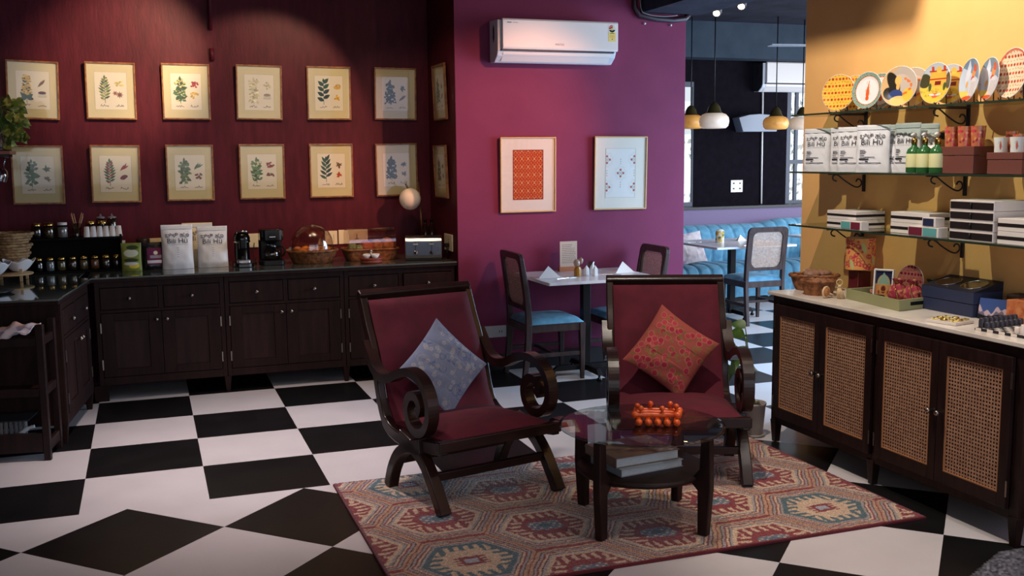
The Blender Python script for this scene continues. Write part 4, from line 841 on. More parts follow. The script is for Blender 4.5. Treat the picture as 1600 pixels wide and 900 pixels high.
P6 = ['leftmost', 'second', 'third', 'fourth', 'fifth', 'rightmost']
for k in range(6): tag(build('paper_cup', M().lathe([(.024, 0), (.0235, .002), (.017, .074), (.001, .076)], 18), PAPER, loc=on_rack(.085 + .043 * k, -.055, .2508)), 'white upturned paper cup, %s of six on the black rack' % P6[k], 'cup', 'upturned paper cups')
for k, x in enumerate((.185, .262)):
    t = thing('tall_storage_jar', 'tall dark storage jar with knobbed glass lid, %s of the pair on the rack' % ('left', 'right')[k], 'jar', on_rack(x, .065 if 0 else .052, .2508), 0, 'tall storage jars')
    t.location.y += .035; build('glass_body', M().lathe([(.030, 0), (.034, .008), (.034, .115), (.028, .125)], 20), JG, t); build('contents', M().lathe([(.029, .003), (.029, .108), (.001, .11)], 18), mat('coffee_beans', (34, 22, 18), .5, bump=(120, .5, .004)), t); build('lid', M().lathe([(.030, .125), (.030, .135), (.008, .14), (.008, .146), (.001, .16)], 18), GLSD, t)
tag(build('paper_packet', M().box(.19, .215, .50, .58, CZ, CZ + .0). box(.192, .222, .49, .55, CZ + .155, CZ + .21).box(.192, .222, .49, .55, CZ, CZ + .155, 1), [PAPER, BLACK], bevel=.002), 'narrow black box with white top standing at the right end of the jar rack', 'box')

# capsule machine
t = thing('capsule_coffee_machine', 'glossy black capsule coffee machine with chrome band beside the drip maker', 'coffee machine', (1.045, .36, CZ), .0)
build('base', M().prism(rrect(.145, .25, .05), .0, .03), BLACKG, t, bevel=.004)
m = M().lathe([(.052, .03), (.056, .06), (.056, .175), (.062, .185), (.062, .21), (.050, .245), (.025, .262), (.001, .265)], 28, (0, .03, 0)); m.box(-.042, .042, .0, .12, .03, .2); build('body', m, BLACKG, t)
build('chrome_band', M().lathe([(.0625, .176), (.0645, .178), (.0645, .184), (.0625, .186)], 28, (0, .03, 0), cap=False), CHROME, t)
build('brew_head', M().prism(rrect(.062, .075, .02), .135, .20, fn=lambda u, v, w: (u, v - .055, w)), BLACKG, t, bevel=.006)
build('drip_tray', M().prism(rrect(.10, .085, .02), .0305, .052, fn=lambda u, v, w: (u, v - .07, w)), STEEL, t, bevel=.003); build('lever', M().tube([(-.04, .0, .235), (-.03, -.03, .262), (.03, -.03, .262), (.04, .0, .235)], .007, 8), CHROME, t)
build('water_tank', M().lathe([(.04, .03), (.044, .2), (.001, .205)], 20, (0, .115, 0)), JG, t)
# drip coffee maker
t = thing('drip_coffee_maker', 'black drip coffee maker with glass jug left of the round basket', 'coffee maker', (1.262, .40, CZ), 0)
build('base', M().prism(rrect(.175, .22, .03), 0, .035), BLACK, t, bevel=.004); build('water_column', M().prism(rrect(.17, .075, .02), .0352, .255, fn=lambda u, v, w: (u, v + .07, w)), BLACK, t, bevel=.004)
build('filter_head', M().prism(rrect(.175, .215, .05), .185, .27, fn=lambda u, v, w: (u, v, w)), BLACKG, t, bevel=.006); build('filter_cone', M().lathe([(.03, .155), (.055, .184)], 24, (0, -.03, 0)), BLACK, t)
build('jug', M().lathe([(.045, .037), (.062, .05), (.066, .085), (.052, .125), (.042, .135), (.044, .15)], 24, (0, -.035, 0), cap=False), JG, t); build('jug_handle', M().tube(spline([(.045, -.05, .135), (.085, -.07, .13), (.09, -.07, .085), (.062, -.055, .06)], 4), .006, 8), BLACK, t)
m = M(); m.box(-.022, .022, -.1085, -.108, .212, .217); build('badge', m, WHITE, t)
tag(build('power_cable', M().tube(spline([(1.13, .45, CZ + .004), (1.15, .40, CZ + .006), (1.135, .37, CZ + .03), (1.15, .42, CZ + .05), (1.145, .5, CZ + .02), (1.15, .62, CZ + .06), (1.17, .738, 1.02)], 5), .0035, 6), BLACK), 'thin black power cable curling between the two coffee machines', 'cable')
# round bread basket with dome
def wicker_round(t, rx, ry, h, mt, n=64):
    m = M(); m.sheet(n * 2, 14, lambda u, v: tuple([(1 + .012 * math.sin(u * n * PI) * math.sin(v * 14 * PI)) * k for k in (rx * (.76 + .24 * v ** .7) * math.cos(2 * PI * u), ry * (.76 + .24 * v ** .7) * math.sin(2 * PI * u))]) + (h * v,)); m.lathe([(.001, .004), (.76, .004)], 32, sx=rx, sy=ry, cap=False)
    build('woven_body', m, mt, t); build('rim', M().tube([(rx * 1.01 * math.cos(a * PI / 24), ry * 1.01 * math.sin(a * PI / 24), h + .003 * math.sin(a * 2.6)) for a in range(48)], .010, 8, closed=True), mt, t)
t = thing('round_bread_basket', 'round brown wicker basket of pastries under a clear dome', 'basket', (1.570, .385, CZ), 0); wicker_round(t, .19, .17, .095, WICK)
build('dome_cover', M().lathe([(.166, 0), (.165, .03), (.155, .085), (.128, .135), (.085, .172), (.035, .190), (.001, .192)], 40, (0, 0, .103), cap=False, sy=.9), DOMEG, t); build('dome_clip', M().box(-.178, -.158, -.01, .01, .100, .125), GLSD, t)
PAST = mat('orange_pastry', (232, 132, 40), .6, bump=(60, .5, .005)); BRD = mat('golden_bread', (206, 142, 80), .7, var=((168, 92, 44), 25, .35, .7), bump=(50, .6, .008)); GRN = mat('pale_green_leafy', (160, 176, 112), .7, bump=(40, .8, .01)); RDD = mat('rosy_crust', (206, 104, 66), .7, bump=(50, .6, .008))
R = random.Random(8)
pl = [((-.085, -.06), PAST, .034), ((-.03, -.03), BRD, .028), ((-.045, .05), PAST, .03), ((.02, -.06), BRD, .030), ((.05, .02), BRD, .028), ((.10, -.04), PAST, .032), ((.0, .08), PAST, .028), ((.09, .06), BRD, .03), ((-.11, .02), BRD, .03), ((.055, -.10), BRD, .026)]
G_P = 'pastries under the round dome'
for k, ((x, y), mt, r) in enumerate(pl): tag(build('pastry', M().ball((0, 0, 0), r, 14, sz=.72, sx=1.25), mt, loc=(1.570 + x, .385 + y, CZ + .093 + (.006 * (k % 3))), rz=R.uniform(0, 3)), 'small %s pastry under the dome, %s of its colour' % ('orange' if mt is PAST else 'golden brown', ['front left', 'front middle left', 'left back', 'front centre', 'centre right', 'front right', 'back centre', 'back right', 'leftmost', 'frontmost'][k]), 'pastry', G_P + (' orange' if mt is PAST else ' golden'))
build('basket_filling', M().lathe([(.001, .07), (.72, .07)], 32, sx=.19, sy=.17, cap=False), mat('napkin_cream', (206, 186, 150), .9), t)
# long bread basket
t = thing('long_bread_basket', 'long rectangular wicker bread basket under a clear roll cover', 'basket', (2.03, .43, CZ), .02)
P_ = rrect(.42, .25, .05, 6); n = len(P_)
def lb(u, v): k = int(round(u * n)) % n; x, y = P_[k]; s = .86 + .14 * v ** .7; w = 1 + .012 * math.sin(k * 9) * math.sin(v * 40); return (x * s * w, y * s * w, .085 * v)
P_ = [P_[i] for i in range(n)]; P2 = []
for i in range(n):
    a, b = P_[i], P_[(i + 1) % n]; K = max(1, int(math.hypot(b[0] - a[0], b[1] - a[1]) / .008))
    for k in range(K): P2.append((a[0] + (b[0] - a[0]) * k / K, a[1] + (b[1] - a[1]) * k / K))
P_ = P2; n = len(P_); m = M().sheet(n, 12, lb); m.add([(x * .86, y * .86, .003) for x, y in P_], [tuple(range(n))]); build('woven_body', m, WICK, t)
build('rim', M().tube([(x * 1.01, y * 1.01, .087) for x, y in P_], .009, 8, closed=True), WICK, t); build('napkin_lining', M().add([(x * .95, y * .95, .066) for x, y in P_], [tuple(range(n))]), mat('napkin_green', (188, 186, 150), .9), t)
hp = spline([(-.105, 0), (-.108, .06), (-.092, .118), (-.05, .152), (0, .160), (.05, .152), (.092, .118), (.108, .06), (.105, 0)], 3); m = M()
m.sheet(20, len(hp) - 1, lambda u, v: ((u - .5) * .37, hp[int(round(v * (len(hp) - 1)))][0], .094 + hp[int(round(v * (len(hp) - 1)))][1]))
for s in (-1, 1): m.add([(s * .185, y, .094 + z) for y, z in hp], [tuple(range(len(hp)))])
build('roll_cover', m, DOMEG, t)
def loose(name, label, cat, x, y, z, rx, ry, rz_, mt, grp=None):
    return tag(build(name, M().sheet(24, 14, lambda u, v: (rx * math.sin(PI * v) * math.cos(2 * PI * u) * (1 + .10 * math.sin(7 * u * 2 * PI) * math.sin(5 * v * PI)), ry * math.sin(PI * v) * math.sin(2 * PI * u) * (1 + .08 * math.sin(5 * u * 2 * PI + 1)), -rz_ * math.cos(PI * v) * (1 + .08 * math.sin(9 * u * 2 * PI)))), mt, loc=(x, y, z)), label, cat, grp)
loose('lettuce_wrap', 'pale green leafy roll at the left end of the long basket', 'food', 1.885, .40, CZ + .10, .04, .05, .035, GRN); loose('lettuce_wrap', 'pale green leafy roll leaning beside the rosy loaf in long basket', 'food', 1.93, .36, CZ + .095, .03, .035, .030, GRN)
loose('bread_loaf', 'rosy crusted loaf near the green rolls in the long basket', 'bread', 2.00, .42, CZ + .105, .055, .07, .042, RDD); loose('bread_loaf', 'golden crusted loaf in the middle of the long basket', 'bread', 2.085, .43, CZ + .108, .05, .075, .046, BRD)
loose('bread_loaf', 'big golden flaky loaf at the right end of the long basket', 'bread', 2.165, .42, CZ + .112, .055, .08, .055, BRD)
t = thing('terracotta_condiment_tray', 'round terracotta tray of white dip bowls before the long basket', 'tray', (1.985, .175, CZ), 0); TER = mat('terracotta', (142, 62, 44), .5)
build('tray_base', M().lathe([(.078, 0), (.086, .006), (.084, .016), (.078, .020), (.086, .026), (.090, .036), (.082, .040), (.078, .034), (.001, .030)], 36), TER, t); build('centre_handle', M().tube([(0, 0, .03), (0, 0, .085)], .008, 10).ball((0, 0, .088), .012, 10), STEEL, t)
for k in range(4): a = k * PI / 2 + .5; tag(build('dip_bowl', M().lathe([(.014, 0), (.024, .012), (.032, .032), (.029, .032), (.02, .012), (.001, .006)], 20), CERAM, loc=(1.985 + .045 * math.cos(a), .175 + .045 * math.sin(a), CZ + .032)), 'small white dip bowl on the terracotta tray, %s' % ['right back', 'left back', 'left front', 'right front'][k], 'bowl', 'dip bowls on the terracotta tray')
# toaster
t = thing('toaster', 'four slot brushed steel toaster at the right end of the counter', 'toaster', (2.425, .27, CZ), -.26); TF = mat('toaster_grey_front', (96, 104, 116), .3, .8)
def TE(u, v, w): return (w, u, v)
build('body', M().prism([(-.13, .02), (-.135, .05), (-.135, .145), (-.12, .172), (-.09, .182), (.09, .182), (.12, .172), (.135, .145), (.135, .02)], -.142, .142, fn=TE), STEEL, t, bevel=.004); build('foot_base', M().box(-.138, .138, -.125, .125, .004, .02), BLACK, t)
build('front_face', M().box(-.139, .139, -.1375, -.135, .040, .152), TF, t, bevel=.001)
for x in (-.062, .062):
    build('slot', M().box(x - .05, x + .05, -.07, -.045, .182, .1835).box(x - .05, x + .05, .03, .055, .182, .1835), BLACK, t); build('lever_track', M().box(x - .002, x + .002, -.139, -.1375, .07, .148), BLACK, t)
    build('lever', M().box(x - .02, x + .02, -.158, -.139, .122, .134), STEEL, t, bevel=.003); d = build('dial', M().lathe([(.016, 0), (.016, .006), (.010, .010), (.001, .010)], 18), CHROME, t)
    d.matrix_local = Matrix.Translation((x, -.1376, .062)) @ Matrix.Rotation(PI / 2, 4, 'X')
    d2_ = build('dial_centre', M().lathe([(.009, .0102), (.009, .012), (.001, .012)], 14), BLACK, d)
for x in (-.112, .112):
    for z in (.058, .078, .098): build('button', M().lathe([(.004, 0), (.004, .003), (.001, .004)], 10), CHROME, t).matrix_local = Matrix.Translation((x, -.1376, z)) @ Matrix.Rotation(PI / 2, 4, 'X')
# globe lamp
t = thing('globe_table_lamp', 'white glass globe lamp on a slim brass stem behind the toaster', 'lamp', (2.49, .52, CZ), 0)
build('base', M().lathe([(.075, 0), (.075, .012), (.07, .016), (.001, .018)], 30), BRASS, t); build('stem', M().tube([(0, 0, .016), (-.03, -.005, .60)], .006, 10), BRASS, t)
build('tilt_arm', M().tube([(-.14, -.01, .59), (-.105, -.01, .525)], .007, 10).tube([(-.03, -.005, .50), (-.06, -.008, .50)], .004, 8), BRASS, t); build('globe_shade', M().ball((-.105, -.01, .465), .087, 32), mat('opal_glass', (238, 226, 212), .35), t)
for k, (x, y, lb) in enumerate(((2.53, .60, 'nearer the globe lamp stem'), (2.585, .60, 'against the return wall'))):
    t = thing('syrup_bottle', 'dark glass bottle with gold label behind the toaster, ' + lb, 'bottle', (x, y, CZ), 0, 'dark bottles behind the toaster'); build('bottle_body', M().lathe([(.026, 0), (.030, .006), (.030, .21), (.012, .255), (.012, .28), (.015, .28), (.015, .295), (.001, .296)], 18), mat('dark_brown_glass', (38, 20, 16), .1), t)
    build('paper_label', M().lathe([(.0305, .055), (.0308, .058), (.0308, .12), (.0305, .123)], 18, cap=False), GOLD if k == 0 else mat('dark_label', (60, 40, 34), .6), t)
tag(build('cable_plug', M().box(2.575, 2.609, .17, .21, .975, 1.005).tube(spline([(2.59, .19, .975), (2.585, .16, .93), (2.57, .20, .90), (2.565, .24, CZ + .01)], 5), .004, 6), BLACK, bevel=.002), 'black plug and cable hanging from the cream socket by the toaster', 'plug')
# ================================================================== WALL SHELVES
IRON = mat('black_wrought_iron', (30, 24, 24), .5)
SHZ = (1.900, 1.570, 1.258); NM = ('top', 'middle', 'lowest')
for z, nm in zip(SHZ, NM):
    t = thing('glass_wall_shelf', '%s green tinted glass shelf on scroll iron brackets on the yellow wall' % nm, 'shelf', (0, 0, z), 0, 'glass wall shelves')
    build('glass_pane', M().box(3.985, 4.246, -5.1, -2.345, -.010, 0), SHELFG, t, bevel=.002)
    build('pane_edge', M().box(3.983, 3.9848, -5.1, -2.345, -.010, 0), mat('glass_edge', (38, 52, 42), .15), t)
    for y in (-2.69, -3.455, -4.22):
        sp = [(.075 + .025 * math.cos(a) * (1 - a / 12), .033 - .025 * math.sin(a) * (1 - a / 12)) for a in [5.4 - .45 * k for k in range(12)]]
        q1 = spline([(4.055, -.052), (4.035, -.046), (4.028, -.030), (4.042, -.017), (4.065, -.020), (4.11, -.050), (4.17, -.082), (4.205, -.088), (4.226, -.070), (4.218, -.048), (4.198, -.044), (4.188, -.058)], 5)
        br = build('iron_bracket', M().box(4.236, 4.248, y - .008, y + .008, -.115, -.0105).box(4.0, 4.236, y - .006, y + .006, -.0165, -.0105), IRON, t)
        build('scroll', M().tube([(x, y, zz) for x, zz in q1], .0042, 8), IRON, br)
# display plates
def plate_dish(label, art, x, y, z, az, r, mt):
    t = thing('display_plate', label, 'plate', (x, y, z), math.radians(az + 90), 'display plates on the top shelf')   # faces local -y
    th = math.radians(7); ct, s_t = math.cos(th), math.sin(th)
    def fn(px_, py_):
        d = np.hypot(px_, py_) / r; dep = .010 * np.clip(d - .62, 0, 1) / .38 - .002; yy = -dep; zz = py_ + r; return (px_, yy * ct + zz * s_t, zz * ct - yy * s_t + .012)
    o = art.mesh('plate_face', mt, t, fn=fn, keep=lambda a, b: np.hypot(a, b) < r)
    m = M(); m.T = Matrix.Translation((0, .003, .012)) @ Matrix.Rotation(-th, 4, 'X') @ Matrix.Translation((0, 0, r)) @ Matrix.Rotation(PI / 2, 4, 'X')
    m.lathe([(.001, -.006), (r * .55, -.006), (r * .62, -.002), (r * 1.005, .0085), (r * 1.01, .011), (r * .99, .0115)], 48, cap=False); build('plate_back', m, CERAM, t)
    m = M()
    for s in (-1, 1): m.tube([(s * .035, -.03, .016), (s * .035, -.022, .004), (s * .035, .05, .003), (s * .03, .045, .09)], .003, 6)
    m.tube([(-.035, .03, .003), (.035, .03, .003)], .003, 6); build('easel', m, IRON, t)
    return t
PLM = paint('glazed_plate', (220, 190, 90), .18, coat=.3)
def floral(bgc, col):
    c = Cv(.226, .226, .0022, bgc)
    for i in range(-5, 6):
        for j in range(-6, 7):
            x, y = i * .021 + (.0105 if j % 2 else 0), j * .019
            if j % 2 == 0: c.ell(x, y, .0072, .0068, np.array(col) * (1 - .12 * ((i + j) % 3)))
            else: c.leaf(x, y, 1.2 + i, .010, .004, (150, 120, 60)); c.ell(x + .005, y, .002, .002, col)
    m_ = np.hypot(c.X, c.Y) > .1; c.put(m_ & (c.Y > .03), (190, 60, 40), .6); return c
c1 = floral((232, 186, 74), (214, 84, 44)); c7 = floral((226, 206, 176), (206, 78, 50))
c2 = Cv(.226, .226, .0022, (222, 220, 220)); rr = np.hypot(c2.X, c2.Y); c2.put(rr > .076, (74, 116, 100)); c2.put((rr > .080) & (np.sin(np.arctan2(c2.Y, c2.X) * 40) * np.sin(rr * 700) > .1), (176, 190, 176)); c2.put(abs(rr - .0765) < .0018, (214, 106, 54))
c2.leaf(.0, -.05, PI / 2, .085, .022, (216, 90, 40)); c2.ell(0, -.042, .011, .012, (216, 90, 40)); c2.seg(0, 0, .004, .05, .004, (200, 110, 70)); 
for k in range(12): c2.ell(.018 * math.cos(k * .9) * (1 - k * .04), -.02 + k * .006, .002, .002, (206, 120, 60))
c3 = Cv(.226, .226, .0022, (206, 168, 120)); c3.put(np.hypot(c3.X - .02, c3.Y - .02) < .08, (186, 172, 160)); c3.ell(-.035, .015, .030, .065, (44, 40, 34), .45); c3.ell(-.055, -.035, .03, .035, (44, 40, 34), .7); c3.ell(-.012, .032, .018, .024, (232, 176, 100)); c3.ell(-.01, .0, .01, .02, (230, 172, 100)); c3.ell(-.02, -.045, .04, .03, (56, 70, 120)); c3.ell(.0, -.075, .05, .026, (236, 190, 120)); c3.ell(.05, -.045, .03, .035, (232, 180, 70))
for k in range(14): c3.ell(.045 + .02 * math.cos(k * 1.7), .0 + .04 * math.sin(k * 2.3), .006, .006, (218, 110, 50))
c3.put(np.hypot(c3.X, c3.Y) > .103, (206, 98, 50), .7)
c4 = Cv(.226, .226, .0022, (176, 186, 196)); c4.rect(-.12, .12, -.12, -.015, (226, 186, 72)); c4.ell(-.075, .015, .035, .035, (70, 66, 44)); c4.ell(.085, .01, .03, .04, (96, 84, 50)); c4.rect(-.045, .062, -.015, .06, (226, 168, 70)); c4.rect(-.05, .067, .056, .064, (170, 50, 34)); c4.rect(-.05, .067, .018, .025, (170, 50, 34)); c4.rect(-.038, -.022, .064, .084, (190, 70, 44)); c4.rect(.04, .056, .064, .084, (190, 70, 44)); c4.ell(.009, .066, .018, .016, (232, 180, 84)); c4.rect(-.01, .028, -.008, .012, (120, 40, 40))
for x in (-.04, .055): c4.ell(x, -.018, .010, .02, (74, 88, 50))
for k in range(40): R_ = np.random.RandomState(k); c4.leaf(R_.uniform(-.1, .1), R_.uniform(-.1, -.03), 1.2 + R_.rand(), .014, .004, (150, 130, 60))
c4.ell(0, -.06, .022, .012, (206, 100, 60)); c4.leaf(0, -.058, .15, .045, .010, (210, 214, 220)); c4.leaf(0, -.058, PI - .15, .045, .010, (210, 214, 220))
c5 = Cv(.226, .226, .0022, (188, 198, 214)); c5.put(c5.X * .4 + c5.Y > .03, (86, 120, 146), .8); c5.leaf(-.05, -.02, 1.3, .12, .04, (206, 212, 226)); c5.rect(-.12, .0, -.12, -.05, (230, 196, 96)); c5.ell(.02, .03, .018, .026, (216, 140, 74)); c5.ell(.03, .055, .02, .018, (200, 80, 50)); c5.ell(.015, .005, .016, .012, (196, 66, 44)); c5.ell(.025, -.05, .035, .06, (212, 206, 208)); c5.ell(-.035, -.02, .010, .016, (226, 160, 70)); c5.ell(.0, -.095, .06, .02, (206, 80, 40))
for k in range(6): c5.seg(-.0 + .01 * k, -.08, .008 + .008 * k, -.01, .0018, (140, 120, 130))
Z1 = SHZ[0]
PD = [(c1, 4.08, -2.645, 203, .101, 'yellow plate of orange flowers'), (c2, 4.08, -2.885, 191.6, .098, 'green rimmed white plate with orange lute'), (c3, 4.08, -3.135, 198, .103, 'plate painted with a long haired lady'), (c4, 4.08, -3.392, 182, .100, 'plate painted with a yellow palace'), (c5, 4.08, -3.612, 161, .100, 'blue plate painted with a turbaned man'), (c7, 4.08, -3.862, 169, .112, 'tall cream plate of orange flowers')]
for k, (c, x, y, az, r, lb) in enumerate(PD):
    plate_dish(lb + ', front one of the pair on the top shelf', c, x, y, Z1, az, r, PLM)
    plate_dish(lb + ', rear one of the pair on the top shelf', c, x + (.085 if k != 4 else .0), y - (.035, .005, .005, .01, .12, .04)[k], Z1, az if k != 3 else 190, r * (.97 if k != 5 else .95), PLM)
# white pouches on the middle shelf
Z2 = SHZ[1]
for k, (x, y, w, h, rz, lb) in enumerate(((4.065, -2.495, .165, .245, -62, 'leftmost on the middle glass shelf'), (4.155, -2.60, .15, .24, -70, 'behind the leftmost one on the middle shelf'), (4.09, -2.700, .16, .245, -62, 'second in the front row on the middle shelf'),
        (4.05, -2.822, .165, .245, -60, 'third in the front row, before the middle shelf bracket'), (4.05, -2.995, .185, .25, -62, 'fourth and widest looking in the front row of pouches'), (4.14, -3.085, .16, .25, -72, 'behind the fourth front pouch on middle shelf'), (4.13, -3.165, .16, .255, -80, 'rightmost of the pouches next to the soap bottles'), (4.195, -3.23, .15, .25, -80, 'hindmost, against the wall near the soap bottles'))):
    pouch('coffee_pouch', 'white Bili Hu coffee pouch, ' + lb, (x, y, Z2 + .0008), math.radians(rz), w, h, .055, PW, 'white coffee pouches on the middle shelf', 2, seed=20 + k)
GB = glassy('green_bottle_glass', (96, 160, 96), 1.3, .08); LBL = mat('pale_green_label', (214, 212, 160), .6)
GLQ = mat('green_soap', (44, 96, 52), .2)
for k, (x, y, lb) in enumerate(((4.05, -3.305, 'leftmost'), (4.045, -3.385, 'middle'), (4.05, -3.467, 'rightmost, touching the brown box'))):
    t = thing('pump_soap_bottle', 'green soap bottle with gold pump, %s of the three' % lb, 'bottle', (x, y, Z2 + .0008), math.radians(-60), 'green pump bottles on the middle shelf')
    build('bottle_body', M().lathe([(.034, 0), (.0375, .006), (.0375, .10), (.032, .118), (.014, .132), (.013, .142)], 24), GLQ, t)
    build('paper_label', M().lathe([(.0380, .028), (.0383, .030), (.0383, .094), (.0380, .096)], 24, cap=False), LBL, t)
    build('pump', M().lathe([(.013, .142), (.015, .143), (.015, .168), (.012, .172), (.001, .173)], 18).tube([(0, 0, .17), (0, 0, .186)], .005, 8), GOLD, t)
    build('nozzle', M().tube([(.0, 0, .190), (0, -.018, .192), (0, -.042, .188)], [.011, .008, .006], 10), WHITE, t)
tag(build('lotion_bottle', M().lathe([(.035, 0), (.037, .01), (.037, .12), (.030, .135), (.014, .14), (.014, .165), (.024, .168), (.024, .19), (.001, .192)], 24, (4.15, -3.325, Z2 + .0008)).box(4.09, 4.15, -3.333, -3.317, Z2 + .178, Z2 + .190), WHITE), 'white lotion bottle behind the leftmost green soap bottle', 'bottle')
t = thing('black_cap_bottle', 'white bottle with black flat cap behind the green soap bottles', 'bottle', (4.16, -3.425, Z2 + .0008)); build('bottle_body', M().lathe([(.028, 0), (.030, .01), (.030, .12), (.012, .135), (.012, .165)], 20), BLACK, t); build('cap', M().box(-.028, .028, -.045, .045, .165, .200), BLACK, t, bevel=.003)
tag(build('pump_bottle', M().lathe([(.03, 0), (.032, .008), (.032, .13), (.012, .145), (.012, .165)], 20, (4.21, -3.40, Z2 + .0008)).box(4.15, 4.22, -3.43, -3.38, Z2 + .165, Z2 + .19), CERAM, bevel=.003), 'white square headed pump bottle at the back of the middle shelf', 'bottle')
BRW = mat('brown_card_box', (104, 56, 48), .6)
def lidded(label, x0, x1, y0, y1, h):
    t = thing('lidded_gift_box', label, 'box', ((x0 + x1) / 2, (y0 + y1) / 2, Z2 + .0008), 0, 'brown gift boxes'); a, b = (x1 - x0) / 2, (y1 - y0) / 2
    build('box_base', M().box(-a, a, -b, b, 0, h * .66), BRW, t, bevel=.002); build('box_lid', M().box(-a - .003, a + .003, -b - .003, b + .003, h * .675, h), BRW, t, bevel=.002); return h
lidded('larger brown lidded gift box under the patterned tumblers', 4.05, 4.21, -3.700, -3.492, .128)
lidded('lower brown lidded gift box under the white candle cups', 4.05, 4.21, -3.985, -3.785, .098)
PT_ = paint('painted_glassware', (200, 120, 90), .15)
def tumbler(label, x, y, z, r, h, art, grp, name='patterned_tumbler'):
    t = thing(name, label, 'cup', (x, y, z), math.radians(-50), grp)
    art.mesh('cup_wall', PT_, t, fn=lambda a, b: (r * (.86 + .14 * (b / art.h + .5)) * np.sin(a / art.w * 2 * PI), -r * (.86 + .14 * (b / art.h + .5)) * np.cos(a / art.w * 2 * PI), (b / art.h + .5) * h))
    build('inside', M().lathe([(.001, .004), (r * .80, .004), (r * .93, h), (r * 1.0, h)], 24, cap=False), mat('amber_glass', (190, 110, 60), .2) if 'white' not in label else CERAM, t); return t
ta = Cv(.22, .09, .003, (186, 110, 74)); R_ = np.random.RandomState(6)
for k in range(70): ta.ell(R_.uniform(-.11, .11), R_.uniform(-.045, .045), .005, .008, [(206, 60, 80), (216, 150, 90), (150, 50, 66)][k % 3], k)
for k, (x, y, lb) in enumerate(((4.085, -3.520, 'left front'), (4.15, -3.565, 'back'), (4.085, -3.605, 'middle front'), (4.10, -3.672, 'right'))): tumbler('red and amber patterned tumbler, %s one on the larger brown box' % lb, x, y, Z2 + .1292, .034, .095, ta, 'patterned tumblers on the brown box')
tw = Cv(.2, .07, .0025, (216, 218, 214))
for k in range(5): x = -.08 + .04 * k; tw.leaf(x, -.025, PI / 2, .045, .010, (196, 90, 70)); [tw.ell(x + .008 * math.cos(j), .0 + .006 * j - .01, .0015, .0015, (110, 120, 130)) for j in range(5)]
for k, (y, lb) in enumerate(((-3.832, 'left'), (-3.925, 'right'))): tumbler('white candle cup painted with small orange lutes, %s one on the lower brown box' % lb, 4.08, y, Z2 + .0992, .033, .068, tw, 'white candle cups', 'candle_cup')
for k, (x, y, h, lb) in enumerate(((4.16, -3.815, .095, 'tall one behind the white candle cups'), (4.13, -3.885, .08, 'between the two white candle cups'))): tumbler('red and amber patterned tumbler, ' + lb, x, y, Z2 + .0992, .028, h, ta, 'patterned tumblers behind candle cups')
# boxes on the lowest shelf
Z3 = SHZ[2] + .0008; BXW = mat('white_gift_box', (222, 214, 210), .5); BND = mat('black_band', (28, 22, 24), .5)
SW = {'teal': mat('teal_swatch', (92, 160, 160), .6), 'maroon': mat('maroon_swatch', (108, 30, 52), .6), 'navy': mat('navy_swatch', (30, 40, 72), .6)}
def slab(label, x0, x1, y0, y1, z, h, bands, grp, black=False, rz=0):
    t = thing('flat_gift_box', label, 'box', ((x0 + x1) / 2, (y0 + y1) / 2, z), rz, grp); a, b = (x1 - x0) / 2, (y1 - y0) / 2
    build('box_body', M().box(-a, a, -b, b, 0, h - .0012), BXW, t, bevel=.0015)
    if black: build('drawer_front', M().box(-a - .002, -a - .0002, -b + .004, b - .004, .006, h - .009), BND, t); build('ribbon_pull', M().tube([(-a - .003, 0, h * .8), (-a - .008, 0, h * .5), (-a - .003, 0, h * .25)], .004, 6), BND, t)
    elif bands == 'band': build('band', M().box(-a - .0006, a + .0006, -b - .0006, b + .0006, h * .34, h * .62), BND, t)
    else:
        n = len(bands)
        for k, cn in enumerate(bands): y1_ = b - .006 - k * (2 * b - .012) / n; build('%s_label' % cn, M().box(-a - .0016, -a - .0002, y1_ - (2 * b - .012) / n + .006, y1_, .004, h - .006), SW[cn], t)
    return t
GS = 'white banded boxes on the lowest shelf'
for k in range(2): slab('white box with black band, %s of the left stack on the lowest shelf' % ('bottom' if k == 0 else 'top'), 4.04, 4.235, -2.885, -2.635, Z3 + .048 * k, .048, 'band', GS)
slab('small white box with teal and maroon swatches before the left stack', 3.99, 4.0385, -2.995, -2.82, Z3, .048, ('teal', 'maroon'), 'swatch boxes')
for k in range(2): slab('white box with black band, %s of the middle stack on the lowest shelf' % ('bottom' if k == 0 else 'top'), 4.06, 4.235, -3.42, -3.14, Z3 + .055 * k, .055, 'band', GS)
slab('small white box with maroon and teal swatches before the middle stack', 3.995, 4.055, -3.555, -3.345, Z3, .05, ('maroon', 'teal'), 'swatch boxes')
slab('small white box with navy end topmost before the middle stack', 3.998, 4.0550, -3.53, -3.44, Z3 + .0505, .046, ('navy',), 'swatch boxes')
for k in range(4): slab('black fronted white drawer box with ribbon pull, %s of four stacked' % ('bottom', 'second from bottom', 'third from bottom', 'topmost')[k], 4.005, 4.235, -3.885, -3.615, Z3 + .0475 * k, .0475, None, 'black fronted drawer boxes', True)
for k in range(2): slab('white box with black band, %s of the stack at the right edge' % ('bottom' if k == 0 else 'top'), 4.01, 4.235, -4.17, -3.905, Z3 + .058 * k, .058, 'band', GS)

